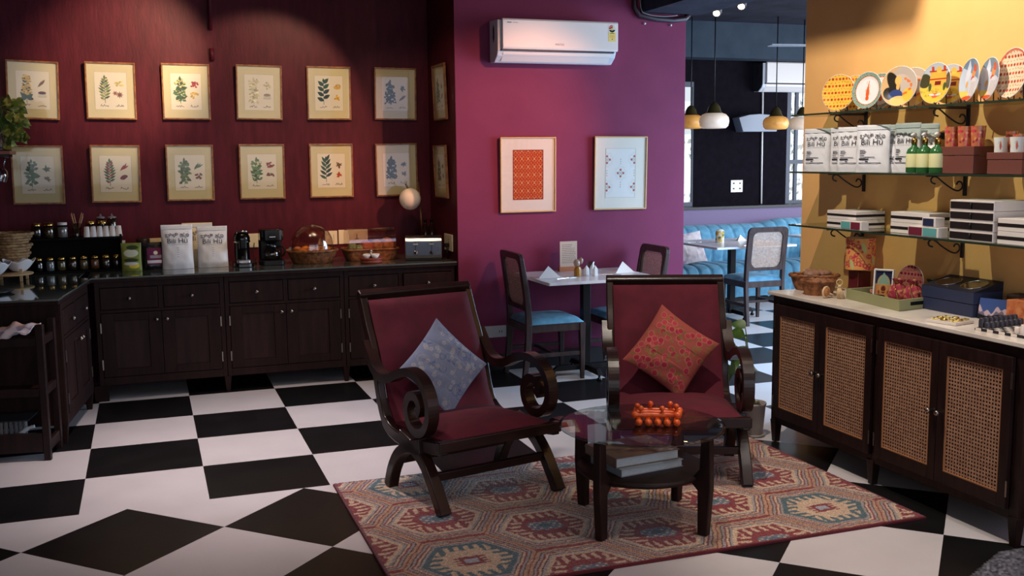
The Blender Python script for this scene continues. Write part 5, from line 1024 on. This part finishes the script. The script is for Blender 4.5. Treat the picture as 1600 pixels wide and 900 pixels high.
# ================================================================== SIDEBOARD GOODS (top z = .886)
SZ = .8868
t = thing('patterned_table_lamp', 'table lamp with red floral drum shade and dark red square base', 'lamp', (4.13, -2.82, SZ), 0)
c = Cv(.5, .175, .0028, (222, 150, 84)); R_ = np.random.RandomState(9)
for k in range(150): x, y = R_.uniform(-.25, .25), R_.uniform(-.087, .087); (c.ring(x, y, .010, .004, (176, 44, 60)) if k % 2 else c.ell(x, y, .007, .006, (196, 52, 70)))
for k in range(8): c.ell(-.23 + .065 * k, R_.uniform(-.06, .06), .012, .03, (188, 184, 120), .3)
c.mesh('drum_shade', paint('printed_shade', (210, 130, 80), .8), t, fn=lambda a, b: (.080 * np.sin(a / .5 * 2 * PI), -.080 * np.cos(a / .5 * 2 * PI), b + .230)); build('shade_lining', M().lathe([(.0775, .1435), (.0775, .316)], 32, cap=False), mat('cream_lining', (216, 196, 160), .8), t)
build('base', M().box(-.043, .043, -.043, .043, 0, .13), mat('oxblood_lacquer', (86, 22, 30), .3), t, bevel=.003); build('stem', M().tube([(0, 0, .13), (0, 0, .25)], .006, 8), BRASS, t); build('pull_cord', M().tube([(-.045, -.045, .16), (-.046, -.046, .05)], .0015, 6), BRASS, t)
def small_basket(label, x, y, rx, ry, h):
    t = thing('wicker_basket', label, 'basket', (x, y, SZ), math.radians(-40), 'oval wicker baskets'); wicker_round(t, rx, ry, h, WICK, 30); return t
small_basket('oval brown wicker basket of wrapped packets at the back left of sideboard', 4.015, -2.565, .135, .085, .085)
small_basket('smaller oval brown wicker basket in front, beside the tassels', 3.905, -2.755, .095, .065, .078)
PKT = mat('clear_brown_packet', (150, 112, 92), .12, bump=(30, 1.0, .01), coat=.8)
for k, (x, y, a) in enumerate(((4.02, -2.53, .4), (4.05, -2.60, 1.1), (3.98, -2.60, 2.0))): loose('snack_packet', 'crinkled clear packet of brown snacks, %s in the rear wicker basket' % ('left', 'right', 'nearest the front')[k], 'packet', x, y, SZ + .098, .055, .035, .022, PKT, 'snack packets in the wicker basket')
loose('snack_packet', 'wrapped brown packet lying in the smaller wicker basket', 'packet', 3.90, -2.76, SZ + .075, .055, .035, .015, PKT)
TAS = mat('cream_cotton', (206, 176, 134), .85)
t = thing('tassel_ring', 'cream tassel ring with round wooden bead hanging by the front basket', 'tassel', (3.86, -2.875, SZ), .3)
build('cotton_loop', M().tube([(.028 * math.cos(a * PI / 9), -.006, .032 + .028 * math.sin(a * PI / 9)) for a in range(18)], .006, 8, closed=True), TAS, t); build('bead', M().lathe([(.001, -.012), (.020, -.010), (.024, 0), (.020, .010), (.001, .012)], 20, (0, -.006, .035), ax='y'), mat('tan_bead', (176, 112, 66), .5), t)
m = M()
for k in range(14): a = -.9 + .13 * k; m.tube([(.01 * k / 14, -.004, .035), (.055 * math.cos(a * .5) + .012 * math.sin(k), -.03 + .004 * k, .008)], .0035, 5)
build('fringe', m, TAS, t)
t = thing('tassel_ring', 'pale knotted tassel lying against the green tray corner', 'tassel', (3.915, -2.925, SZ), -.4); m = M()
for k in range(16): a = k * .39; m.tube([(0, 0, .062), (.010 * math.cos(a), .010 * math.sin(a), .05), (.022 * math.cos(a) + .01, .022 * math.sin(a), .002)], .003, 5)
build('fringe', m, TAS, t); build('knot', M().ball((0, 0, .066), .010, 12).tube([(.016 * math.cos(a * PI / 8), 0, .088 + .016 * math.sin(a * PI / 8)) for a in range(16)], .003, 6, closed=True), TAS, t)
# green tray: outline on the slab
tv = [Vector((4.16, -2.75)), Vector((3.945, -2.945)), Vector((3.885, -3.385)), Vector((4.150, -3.375))]
tv = [Vector((4.215, -2.93)), Vector((3.945, -2.945)), Vector((3.89, -3.425)), Vector((4.150, -3.380))]
TRY = mat('sage_green_lacquer', (150, 150, 108), .5); t = thing('serving_tray', 'sage green rectangular tray with cut-out handle on the sideboard', 'tray', (0, 0, SZ))
cn = sum(tv, Vector((0, 0))) / 4; inn = [cn + (p - cn) * .93 for p in tv]; build('tray_floor', M().prism([tuple(p) for p in tv], 0, .008), TRY, t); m = M()
for k in range(4):
    a, b, a2_, b2_ = tv[k], tv[(k + 1) % 4], inn[k], inn[(k + 1) % 4]; m.prism([tuple(a), tuple(b), tuple(b2_), tuple(a2_)], .008, .055)
build('tray_wall', m, TRY, t); e = (tv[3] - tv[2]).normalized(); nrm = Vector((e.y, -e.x)); p0 = (tv[2] + tv[3]) / 2 + nrm * .0015; a, b = p0 - e * .05, p0 + e * .05
build('handle_hole', M().add([(a.x, a.y, .022), (b.x, b.y, .022), (b.x, b.y, .040), (a.x, a.y, .040)], [(0, 1, 2, 3)]), BLACK, t)
c = Cv(.085, .135, .0015, (40, 46, 84)); c.rect(-.0425, .0425, -.0675, -.0, (206, 130, 80)); c.ell(0, .0, .034, .05, (196, 176, 130)); c.put((abs(c.X) + (c.Y - .0) * .5 < .032) & (c.Y > .0), (150, 184, 170)); c.rect(-.034, .034, -.0675, -.005, (214, 150, 94)); c.ell(0, -.03, .012, .02, (120, 50, 40)); c.ring(0, -.02, .02, .003, (226, 190, 120)); [c.ell(x, -.045, .005, .01, (150, 80, 60)) for x in (-.024, .024)]
framed('small white framed picture of a domed arched gateway standing in tray', (4.075, -3.085, SZ + .009), math.radians(-58), .105, .160, -6, 0, c, None, WHITE, PAPER, fw=.008, name='gateway_picture')
FAB = mat('magenta_print_fabric', (150, 36, 60), .8, var=((190, 150, 90), 60, .5, .72)); FABD = mat('dark_green_print_fabric', (40, 46, 32), .8, var=((150, 120, 60), 60, .55, .75))
def potli(label, x, y, r, h, mt):
    t = thing('drawstring_pouch', label, 'pouch', (x, y, SZ + .009), 0, 'drawstring pouches'); 
    def fn(u, v):
        a = 2 * PI * u; pr_ = [(0, .75), (.25, 1.0), (.5, .95), (.72, .6), (.8, .32), (.9, .5), (1, .62)]; 
        for (v0, r0), (v1, r1) in zip(pr_, pr_[1:]):
            if v0 <= v <= v1: q_ = r0 + (r1 - r0) * (v - v0) / (v1 - v0); break
        q_ *= r * (1 + .08 * math.sin(9 * a)); return (q_ * math.cos(a), q_ * math.sin(a), h * v)
    build('cloth_bag', M().sheet(64, 20, fn), mt, t); build('draw_cord', M().tube([(r * .36 * math.cos(a), r * .36 * math.sin(a), h * .8) for a in [k * PI / 8 for k in range(16)]], .003, 6, closed=True).tube(spline([(-r * .36, 0, h * .8), (-r * .9, -r * .6, h * .6), (-r * .8, -r * .9, h * .2)], 4), .002, 6), GOLD, t)
potli('magenta printed drawstring pouch, left one behind the gateway picture', 4.075, -3.200, .050, .12, FAB); potli('magenta printed drawstring pouch, right one near the dark green pouch', 4.09, -3.295, .052, .125, FAB); potli('dark green and gold drawstring pouch beside the navy box', 4.165, -3.345, .045, .13, FABD)
c = floral((196, 116, 110), (150, 26, 60)); t = plate_dish('round pink fabric disc with crimson flowers leaning on the yellow wall', c, 4.20, -3.155, SZ + .0095, 190, .085, PLM); t.name = 'floral_disc'; t['category'] = 'disc'; del t['group']
t.location.x = 4.185
for k, (dx, lb, mt) in enumerate(((0, 'nearest the tray corner', BLACK), (.028, 'second from the tray corner', BLACKG))): tag(build('folding_fan', M().tube([(0, 0, .0), (.03, -.13, .004)], [.011, .006], 8), mt, loc=(4.005 + dx, -2.975, SZ + .022 + 0 * dx)), 'closed black folding fan in the green tray, ' + lb, 'fan', 'closed fans in the tray')
for k, (x, y, z_, lb, mt) in enumerate(((4.10, -2.975, .009, 'dark blue printed slim box in the green tray behind the fans', FABD), (4.115, -3.02, .0285, 'pink and white printed slim box near the gateway picture', mat('pink_print', (220, 150, 140), .6, var=((150, 50, 60), 40, .45, .6))))): tag(build('slim_box', M().box(-.035, .035, -.05, .05, 0, .019), mt, bevel=.001, loc=(x, y, SZ + z_)), lb, 'box')
tag(build('wooden_tray_divider', M().box(-.004, .004, -.13, .13, 0, .07), mat('tan_wood', (150, 104, 66), .6), loc=(4.20, -3.075, SZ + .009)), 'thin tan wooden board standing at the back of the green tray', 'board')
# navy box with oval windows
t = thing('navy_display_box', 'navy blue two layer box with two oval windows in its lid', 'box', (4.15, -3.555, SZ), 0)
NV = mat('navy_card', (40, 48, 78), .6); build('lower_tier', M().box(-.085, .09, -.17, .17, 0, .062), NV, t, bevel=.002); build('upper_tier', M().box(-.088, .093, -.173, .173, .064, .120), NV, t, bevel=.002)
lid = M().add([(-.088, -.173, .1205), (-.088, .173, .1205), (.093, .173, .165), (.093, -.173, .165), (.093, -.173, .1205), (.093, .173, .1205)], [(0, 1, 2, 3), (3, 2, 5, 4), (0, 3, 4), (1, 5, 2)]); build('sloped_lid', lid, mat('dark_navy_card', (24, 26, 40), .5), t)
for s in (-1, 1):
    def G(a, r_, dz=0.0015): x, y = .06 * r_ * math.cos(a), .062 * r_ * math.sin(a) + s * .083; return (x + .0025, y, .1205 + (x + .0905) * .0445 / .181 + dz)
    w_ = build('oval_window', M().add([G(k * PI / 16, 1) for k in range(32)], [tuple(range(32))]), JG, t); build('oval_rim', M().tube([G(k * PI / 16, 1.02, .002) for k in range(32)], .0018, 6, closed=True), STEEL, w_)
c = Cv(.15, .10, .0018, (62, 84, 140)); c.put(c.Y < .012 * np.sin(c.X * 60) + .010 * np.sin(c.X * 150) - .004, (190, 170, 180)); c.put(c.Y < .012 * np.sin(c.X * 60) - .02 + .006 * np.sin(c.X * 210), (110, 100, 120)); c.put(c.Y < -.028 + .006 * np.sin(c.X * 50), (26, 26, 34))
t = thing('mountain_postcard', 'postcard of a snowy mountain under blue sky leaning on navy box', 'postcard', (4.10, -3.815, SZ), math.radians(-70)); t.rotation_euler[0] = math.radians(-14)
build('card', M().box(-.075, .075, 0, .0012, 0, .10), PAPER, t); c.mesh('printed_picture', paint_art, t, fn=lambda x, y: (x, 0 * x - .0006, y + .05), smooth=False)
tag(build('orange_box', M().box(-.05, .05, -.06, .06, 0, .11), mat('orange_card', (176, 84, 44), .6, var=((206, 130, 80), 20, .4, .6)), bevel=.002, loc=(4.14, -3.96, SZ)), 'orange card box at the right edge behind the black chessmen', 'box')
tag(build('dark_card_box', M().box(-.04, .04, -.035, .035, 0, .125), mat('dark_brown_card', (60, 40, 36), .6), bevel=.002, loc=(4.195, -3.87, SZ)), 'dark brown card box behind the mountain postcard', 'box')
# noughts and crosses set
t = thing('noughts_and_crosses_board', 'square white marble noughts and crosses board on the sideboard', 'game board', (3.868, -3.79, SZ), math.radians(12)); build('board', M().box(-.068, .068, -.078, .078, 0, .014), MARBLE, t, bevel=.002)
for k in range(9):
    x, y = -.044 + .044 * (k % 3), -.05 + .05 * (k // 3); p = (3.868 + x * .978 - y * .208, -3.79 + x * .208 + y * .978, SZ + .0145)
    if k % 2: o = build('nought_piece', M().tube([(.013 * math.cos(a), .013 * math.sin(a), .004) for a in [i * PI / 8 for i in range(16)]], .004, 8, closed=True), GOLD)
    else: o = build('cross_piece', M().taper((0, 0, 0), (.017, .004, 0), (0, 0, .007), (.016, .003, 0)).taper((0, 0, 0), (.004, .017, 0), (0, 0, .0071), (.003, .016, 0)), GOLD)
    o.location = p; o.rotation_euler = (0, 0, .785 + .2); tag(o, 'gold %s piece, %s row %s on the white game board' % ('ring' if k % 2 else 'cross', ('front', 'middle', 'back')[k // 3], ('left', 'centre', 'right')[k % 3]), 'game piece', 'gold game pieces')
# chess set
CBX, CBY = 3.955, -4.105; t = thing('chess_board', 'black and white marble chess board at the right end of sideboard', 'chess board', (CBX, CBY, SZ), math.radians(6)); m = M().box(-.125, .125, -.125, .125, 0, .010, 1)
sq = .03
for i in range(8):
    for j in range(8): m.box(-.12 + i * sq, -.12 + (i + 1) * sq, -.12 + j * sq, -.12 + (j + 1) * sq, .0102, .0125, (i + j) % 2)
m2 = M()
for i in range(8): m2.box(-.1265, -.1252, -.12 + i * sq, -.12 + (i + 1) * sq, .0, .0125, i % 2)
build('board', m, [MARBLE, mat('black_marble', (34, 32, 38), .25)], t); build('board_edge', m2, [mat('black_marble'), MARBLE], t)
BM, WM = mat('dark_grey_soapstone', (52, 50, 58), .4), mat('white_soapstone', (222, 208, 200), .35)
def onb(x, y): c_, s_ = math.cos(math.radians(6)), math.sin(math.radians(6)); return (CBX + c_ * x - s_ * y, CBY + s_ * x + c_ * y, SZ + .0127)
PAWN = [(.0125, 0), (.0125, .024), (.010, .028), (.001, .030)]; MAJ = [(.0135, 0), (.0135, .034), (.011, .038), (.012, .042), (.001, .044)]
FL = ['first', 'second', 'third', 'fourth', 'fifth', 'sixth', 'seventh', 'eighth']
for k in range(8):
    x = -.105 + .03 * k
    for row, (y, pf, lb) in enumerate(((.105, MAJ, 'back row'), (.075, PAWN, 'pawn row'))):
        tag(build('chess_piece', M().lathe(pf, 14), BM, loc=onb(x, y)), 'dark grey stone chess piece, %s from the front edge in the %s' % (FL[k], lb), 'chess piece', 'dark chess pieces')
        if k < 5: tag(build('chess_piece', M().lathe(pf, 14), WM, loc=onb(x, -y)), 'white stone chess piece, %s from the front edge in the %s' % (FL[k], lb), 'chess piece', 'white chess pieces')

# ================================================================== POTTED PLANT
t = thing('potted_plant', 'leafy green plant in a small grey pot against sideboard end', 'plant', (3.735, -2.395, 0))
PG = mat('grey_ceramic_pot', (166, 152, 140), .4, var=((140, 126, 116), 8, .4, .7)); build('pot', M().lathe([(.052, .012), (.056, .02), (.070, .19), (.074, .192), (.074, .205), (.066, .205), (.064, .18)], 30), PG, t); build('saucer', M().lathe([(.06, 0), (.068, .006), (.072, .016), (.064, .016), (.001, .008)], 30), PG, t)
build('soil', M().lathe([(.064, .18), (.001, .185)], 20, cap=False), mat('dark_soil', (40, 28, 22), .9, bump=(80, 1, .01)), t)
def leafshape(m, base, dirv, L, w, droop, mi=0, nrm=(0, 0, 1)):
    d = Vector(dirv).normalized(); side = d.cross(Vector(nrm)); side = side.normalized() if side.length > .1 else Vector((1, 0, 0)); n_ = 7; vs = []; 
    for i in range(n_ + 1):
        s = i / n_; p = Vector(base) + d * L * s + Vector((0, 0, -droop * s * s)); ww = w / 2 * math.sin(PI * min(1, s ** .75 + .02)) * (1 - .15 * s); up = Vector((0, 0, .18 * ww)); vs += [tuple(p - side * ww + up), tuple(p), tuple(p + side * ww + up)]
    m.add(vs, [f for i in range(n_) for f in ((i * 3, i * 3 + 1, i * 3 + 4, i * 3 + 3), (i * 3 + 1, i * 3 + 2, i * 3 + 5, i * 3 + 4))], mi, True)
R = random.Random(12)
for k, (ax, ay, h, L, dr) in enumerate(((-.13, -.02, .52, .17, .07), (-.06, .04, .60, .16, .06), (-.15, .05, .40, .16, .13), (-.09, -.06, .30, .15, .12), (.0, .08, .47, .15, .06), (-.03, -.05, .42, .16, .05), (-.11, .10, .55, .15, .05), (-.02, .10, .64, .12, .04), (-.16, -.05, .48, .13, .14))):
    b = build('stem', M().tube(spline([(R.uniform(-.02, .02), R.uniform(-.02, .02), .18), (ax * .35, ay * .35, h * .6), (ax * .8, ay * .8, h)], 5), .0035, 6), LEAFG, t); m = M(); leafshape(m, (ax * .8, ay * .8, h), (ax - .03, ay - .04, .05), L, .082, dr * 1.2, 0, (-.3, -1, .7)); build('leaf', m, LEAFG, b)

# ================================================================== TABLE SETTINGS
TZ = .7755
def napkin(label, x, y, rz, z=TZ, s=1.0):
    a = .085 * s; m = M().add([(-a, -.05 * s, 0), (a, -.05 * s, 0), (0, .075 * s, 0), (0, -.012 * s, .085 * s), (-.02 * s, -.055 * s, .0)], [(0, 1, 3), (1, 2, 3), (2, 0, 3), (0, 2, 1)]); m2 = M().box(-.11 * s, .11 * s, -.08 * s, .08 * s, 0, .0016)
    t = thing('folded_napkin', label, 'napkin', (x, y, z), rz, 'tent folded napkins'); m.v = [(v[0], v[1], v[2] + .0018) for v in m.v]; build('tent_fold', m, PAPER, t); build('paper_mat', m2, PAPER, t); return t
napkin('white tent folded napkin at the left place of the plum wall table', 3.185, -.47, -.1); napkin('white tent folded napkin at the right place of the plum wall table', 3.83, -.40, .1)
def fork(label, x, y, rz, z=TZ):
    m = M().taper((0, -.05, 0), (.003, .06, 0), (0, -.05, .003), (.002, .06, 0)); m.box(-.010, .010, .01, .045, .0, .0025)
    for k in range(4): m.box(-.010 + .0055 * k, -.0065 + .0055 * k, .045, .08, 0, .002)
    return tag(build('fork', m, STEEL, loc=(x, y, z + .001), rz=rz), label, 'fork', 'forks on the tables')
fork('steel fork before the left napkin on the plum wall table', 3.30, -.58, -1.2); fork('steel fork before the right napkin on the plum wall table', 3.69, -.50, -1.9); fork('steel fork at the back of the plum wall table', 3.68, -.20, -1.2)
t = thing('menu_card', 'tall beige printed menu card in a wooden foot by the plum wall', 'menu', (3.495, -.14, TZ), 0); build('wooden_foot', M().box(-.088, .088, -.022, .022, 0, .035), mat('orange_oak', (186, 112, 74), .5), t, bevel=.002); build('card', M().box(-.076, .070, -.002, .001, .030, .235), mat('beige_card', (204, 180, 160), .8), t)
m = M(); R = random.Random(5)
text(m, 'M E N U', .014, lambda u, v: (u - .003, -.0027, v + .215)) if 0 else None
for k in range(11):
    z_ = .205 - .014 * k; x = -.058
    while x < .048:
        w_ = R.uniform(.006, .016); m.add([(x, -.0027, z_), (x + w_, -.0027, z_), (x + w_, -.0027, z_ + .0035), (x, -.0027, z_ + .0035)], [(0, 1, 2, 3)]); x += w_ + .004
        if k in (0, 1) and x > .02: break
build('print', m, mat('brown_print', (96, 76, 64), .7), t)
t = thing('amber_bud_vase', 'amber cut glass vase holding a clear faceted ornament on table', 'vase', (3.415, -.50, TZ), 0); AMB = mat('amber_cut_glass', (206, 150, 44), .08, trans=.45, bump=(70, .8, .01), coat=.5)
build('vase_body', M().lathe([(.028, 0), (.030, .004), (.028, .055), (.022, .07), (.020, .072), (.022, .058), (.024, .01), (.001, .008)], 12, sm=False), AMB, t); build('glass_bulbs', M().ball((-.008, 0, .10), .026, 14, sz=1.15).ball((.030, .01, .115), .018, 14, sz=1.5), mat('pinkish_crystal', (206, 180, 160), .05, trans=.6, spec=.9), t)
for k, (x, y, h, lb) in enumerate(((3.505, -.46, .075, 'left'), (3.545, -.53, .08, 'front right'), (3.575, -.42, .085, 'rear right'))):
    t = thing('ceramic_shaker', 'white ceramic shaker with a peaked top, %s of the cluster' % lb, 'shaker', (x, y, TZ), 0, 'white ceramic shakers'); build('shaker_body', M().lathe([(.022, 0), (.024, .004), (.022, h * .66), (.001, h)], 6, sm=False), CERAM, t)
t = thing('water_glass', 'dark clear upturned water glass behind the white shakers', 'glass', (3.60, -.33, TZ)); build('glass_body', M().lathe([(.034, 0), (.030, .085), (.026, .092), (.001, .094)], 24), JG, t)
t = thing('flower_print_pot', 'small white pot with yellow and green print on far table', 'pot', (5.93, 1.62, TZ)); c = Cv(.2, .12, .005, (214, 206, 190)); [c.ell(R_.uniform(-.1, .1), R_.uniform(-.06, .06), .012, .012, [(206, 176, 60), (96, 104, 60), (190, 150, 60)][k % 3]) for k in range(30)]
c.mesh('pot_wall', PT_, t, fn=lambda a, b: (.045 * np.sin(a / .2 * 2 * PI), -.045 * np.cos(a / .2 * 2 * PI), b + .06)); build('pot_top', M().lathe([(.045, .12), (.03, .135), (.001, .14)], 20, cap=False), CERAM, t)
napkin('white folded napkin lying on the far table behind the chair', 6.25, 1.75, .2, s=.7); napkin('white folded napkin on the table at far right edge', 7.62, 1.65, .2, s=1.2)
fork('steel fork on the left of the far table', 5.72, 1.75, -1.3); fork('steel fork at the front of the far table', 6.03, 1.22, -1.1)

# ================================================================== FAR ROOM LIGHTS AND FITTINGS
ALB = mat('amber_alabaster', (220, 160, 80), .35, var=((160, 92, 40), 7, .5, .75), emit=((255, 170, 80), .18)); ALW = mat('white_alabaster', (232, 214, 196), .35, var=((206, 176, 150), 7, .5, .75), emit=((255, 220, 180), .22)); DBR = mat('dark_olive_brass', (90, 78, 44), .35, .7)
def pendant(label, x, y, z, r, mt):
    t = thing('alabaster_pendant_lamp', label, 'pendant lamp', (x, y, z), 0, 'alabaster pendant lamps')
    build('stone_shade', M().lathe([(r * .45, -r * .52), (r * .78, -r * .50), (r * .94, -r * .34), (r, -r * .05), (r * .96, r * .22), (r * .78, r * .42), (r * .38, r * .56)], 36), mt, t); build('cap', M().lathe([(r * .56, r * .50), (r * .46, r * .62), (r * .38, r * .90), (r * .26, r * 1.08), (.03, r * 1.14), (.012, r * 1.22)], 24), DBR, t); build('cord', M().tube([(0, 0, r), (0, 0, 3.199 - z)], .006, 6), BLACK, t)
pendant('white alabaster pendant lamp on a long cord above the far table', 6.07, 2.0, 2.03, .158, ALW); pendant('amber alabaster pendant lamp partly behind the white one', 6.22, 2.75, 2.045, .15, ALB)
pendant('amber alabaster pendant lamp hanging alone before the dark wall', 7.14, 2.45, 2.025, .145, ALB); pendant('pale alabaster pendant lamp cut off by the yellow wall edge', 7.60, 2.6, 2.03, .15, ALW)
SPE = mat('spot_lens', (255, 225, 180), .3, emit=((255, 214, 160), 14)); WBK = mat('black_spot_housing', (58, 58, 66), .35)
for k, (x, y, z, lb) in enumerate(((5.36, .8, 2.95, 'left'), (5.62, .8, 3.02, 'right'))):
    t = thing('track_spotlight', 'lit black ceiling spotlight, %s one of the pair by the beam' % lb, 'spotlight', (x, y, z), 0, 'lit track spotlights')
    T_ = Vector((-.45, -.55, -.62)).to_track_quat('Z', 'Y').to_matrix().to_4x4(); m = M(); m.T = T_; m.lathe([(.034, -.17), (.042, -.16), (.042, 0), (.034, .001), (.034, -.004), (.001, -.004)], 24); build('housing', m, WBK, t)
    m = M(); m.T = T_; m.lathe([(.030, .0005), (.001, .0006)], 24, cap=False); build('lens', m, SPE, t); build('stem', M().tube([(.03, .04, .04), (.03, .04, 3.199 - z)], .008, 8), BLACK, t)
t = thing('ceiling_fan', 'dark ceiling fan with thin blades half hidden by the yellow wall', 'fan', (6.72, 1.0, 2.72)); build('motor', M().lathe([(.03, -.06), (.09, -.05), (.11, 0), (.09, .05), (.03, .06)], 24), BLACK, t); build('down_rod', M().tube([(0, 0, .06), (0, 0, .479)], .012, 8), BLACK, t)
for k in range(3):
    a = PI * .93 + k * 2 * PI / 3; m = M(); m.T = Matrix.Rotation(a, 4, 'Z') @ Matrix.Rotation(.05, 4, 'X'); m.prism([(.09, -.02), (.2, -.05), (.58, -.06), (.60, 0), (.58, .06), (.2, .05), (.09, .02)], -.004, .004); build('blade', m, mat('pale_fan_blade', (150, 156, 168), .4), t)
t = thing('wall_bracket_shelf', 'grey fan shaped fitting mounted on the far dark wall', 'wall fitting', (7.52, 3.4985, 1.95)); build('curved_front', M().prism([(-.30, .17), (-.15, .205), (0, .215), (.15, .205), (.30, .17), (.24, 0), (-.24, 0)], 0, .16, fn=lambda u, v, w: (u, -w, v)), mat('grey_fitting', (150, 156, 170), .5), t, bevel=.006)
tag(build('white_wall_pipe', M().tube([(7.655, 3.485, 1.06), (7.645, 3.485, 2.46)], .012, 8), WHITE), 'thin white vertical pipe running down from the far air conditioner', 'pipe')
m = M().tube([(4.11, -.045, 3.19), (4.11, -.045, 2.84), (4.15, -.05, 2.775), (4.3, -.05, 2.755), (4.45, -.05, 2.75), (4.56, -.05, 2.765), (4.61 - .02, -.05, 2.80)], .022, 10)
t = tag(build('corrugated_conduit', m, mat('dark_conduit', (46, 28, 40), .45)), 'dark bent conduit wrapped under the ceiling beam beside the air conditioner', 'conduit')
tag(build('white_cable', M().tube(spline([(4.145, -.075, 3.1), (4.145, -.08, 2.84), (4.2, -.085, 2.785), (4.35, -.085, 2.772), (4.47, -.085, 2.785)], 5), .004, 6), mat('grey_cable', (120, 118, 122), .5)), 'thin grey cable running along the dark conduit under the beam', 'cable')
for k, x in enumerate((4.205, 4.44)): tag(build('conduit_screw', M().ball((x, -.035, 2.718 if k == 0 else 2.713), .009, 10), WHITE), 'tiny white wall screw under the dark conduit, %s of two' % ('left', 'right')[k], 'screw', 'conduit screws')

# ================================================================== FAR LEFT: HANGING SHELF, PLANT, BOWLS
t = thing('hanging_glass_shelf', 'reddish wood hanging shelf at the left edge holding the trailing plant', 'shelf', (-.82, .05, 1.725)); build('board', M().box(-.55, .385, -.17, .17, 0, .022), mat('reddish_shelf_wood', (116, 60, 46), .4), t, bevel=.002)
for x in (-.5, -.15): build('hanging_rod', M().tube([(x, 0, .022), (x, 0, 1.474)], .006, 8), BLACK, t)
for y in (-.13, -.05, .03, .11): build('glass_rail', M().box(-.5, .37, y - .004, y + .004, -.014, -.0005), BLACK, t)
WG = glassy('wine_glass', (214, 220, 230), 2.2, .14)
P4 = ['rightmost', 'second from right', 'third from right', 'fourth from right']
for k in range(4):
    t = thing('hanging_wine_glass', 'clear stemmed glass hanging upside down under the shelf, ' + P4[k], 'wine glass', (-.475 - .085 * k, .0 - .07 * (k % 2), 1.71)); t.rotation_euler = (0, math.radians(14), 0); t['group'] = 'hanging wine glasses'
    build('foot', M().lathe([(.034, 0), (.034, -.003), (.001, -.006)], 24), WG, t); build('stem', M().tube([(0, 0, -.005), (0, 0, -.075)], .004, 8), WG, t); build('bowl', M().lathe([(.006, -.073), (.030, -.092), (.038, -.125), (.034, -.165)], 24, cap=False), WG, t)
t = thing('trailing_pothos', 'variegated pothos in a ribbed glass jar on the hanging shelf', 'plant', (-.525, .0, 1.7475)); build('ribbed_jar', M().lathe([(.050, 0), (.055, .005), (.058, .06), (.055, .12), (.058, .14)], 16, sm=False, cap=False), WG, t); build('water', M().lathe([(.001, .004), (.046, .004), (.048, .08), (.001, .08)], 16), mat('pale_water', (170, 168, 150), .1, trans=.8), t)
R = random.Random(21)
for k in range(46):
    a = R.uniform(-1.0, 1.3); rr_ = R.uniform(.03, .16); h = R.uniform(-.05, .30) - (.08 if rr_ > .12 else 0); p = Vector((.03 + rr_ * math.cos(a), -.04 + rr_ * .8 * math.sin(a), .09 + h * .8))
    b = build('stem', M().tube(spline([(0, 0, .07), (p.x * .5, p.y * .5, max(p.z, .17) + .02), tuple(p)], 4), .0022, 5), LEAFG, t); m = M(); leafshape(m, p, (math.cos(a) + R.uniform(-.6, .6), math.sin(a) - .35, R.uniform(-.9, .5)), R.uniform(.065, .095), R.uniform(.06, .08), .012, 0, (R.uniform(-.7, .3), -1, R.uniform(-.1, .9))); build('leaf', m, LEAFV, b)
# seagrass baskets, stacked
for k in range(3):
    z0 = CZ + .115 + .058 * k; t = thing('seagrass_basket', 'pale woven seagrass basket, %s of the stack at the left edge' % ('bottom', 'middle', 'topmost')[k], 'basket', (-.515, .30, z0), .3 * k, 'stacked seagrass baskets'); m = M()
    for j in range(3 if k < 2 else 4): rr_ = .105 + .012 * j + (0 if k else -.015); m.tube([(rr_ * math.cos(a * PI / 20), rr_ * math.sin(a * PI / 20), .012 + .019 * j + .0015 * math.sin(a * 2.2)) for a in range(40)], .0115, 8, closed=True)
    build('coils', m, WICKL, t); build('base', M().lathe([(.001, .004), (.10, .004), (.10, .010), (.001, .010)], 24), WICKL, t)
t = thing('wooden_bowl_stand', 'low round wooden stand with short legs under the white bowls', 'stand', (-.50, .06, CZ)); OAK = mat('pale_oak', (186, 150, 104), .5); build('round_top', M().lathe([(.001, .040), (.135, .040), (.14, .046), (.135, .052), (.001, .052)], 32), OAK, t)
for k in range(4): a = k * PI / 2 - .9; build('leg', M().box(.115 * math.cos(a) - .009, .115 * math.cos(a) + .009, .115 * math.sin(a) - .009, .115 * math.sin(a) + .009, 0, .0395) if k else M().box(.115 * math.cos(a) - .009, .115 * math.cos(a) + .009, .13 * math.sin(a) - .009, .13 * math.sin(a) + .009, 0, .085), OAK, t, bevel=.002)
for k, (x, y, lb) in enumerate(((-.455, .13, 'right'), (-.585, -.06, 'left'))):
    def bw(u, v): a = 2 * PI * u; rr_ = .028 + .075 * v ** .8; return (rr_ * math.cos(a) * (1 + .05 * math.sin(5 * a) * v), rr_ * math.sin(a) * (1 + .05 * math.sin(5 * a) * v), .078 * v ** 1.2 + .010 * v * math.sin(5 * a))
    o = build('wavy_bowl', M().sheet(60, 14, bw).lathe([(.028, 0), (.001, .0)], 20, cap=False), CERAM, loc=(x, y, CZ + .0535)); s_ = o.modifiers.new('thick', 'SOLIDIFY'); s_.thickness = .003; tag(o, 'white wavy rimmed porcelain bowl on the wooden stand, %s of the two' % lb, 'bowl', 'wavy rimmed bowls')
tag(build('black_tray', M().lathe([(.001, .003), (.12, .003), (.15, .014), (.153, .014), (.12, 0), (.001, 0)], 36), BLACK, loc=(-.56, -.62, CZ)), 'round black tray lying on the dark counter at the left edge', 'tray')
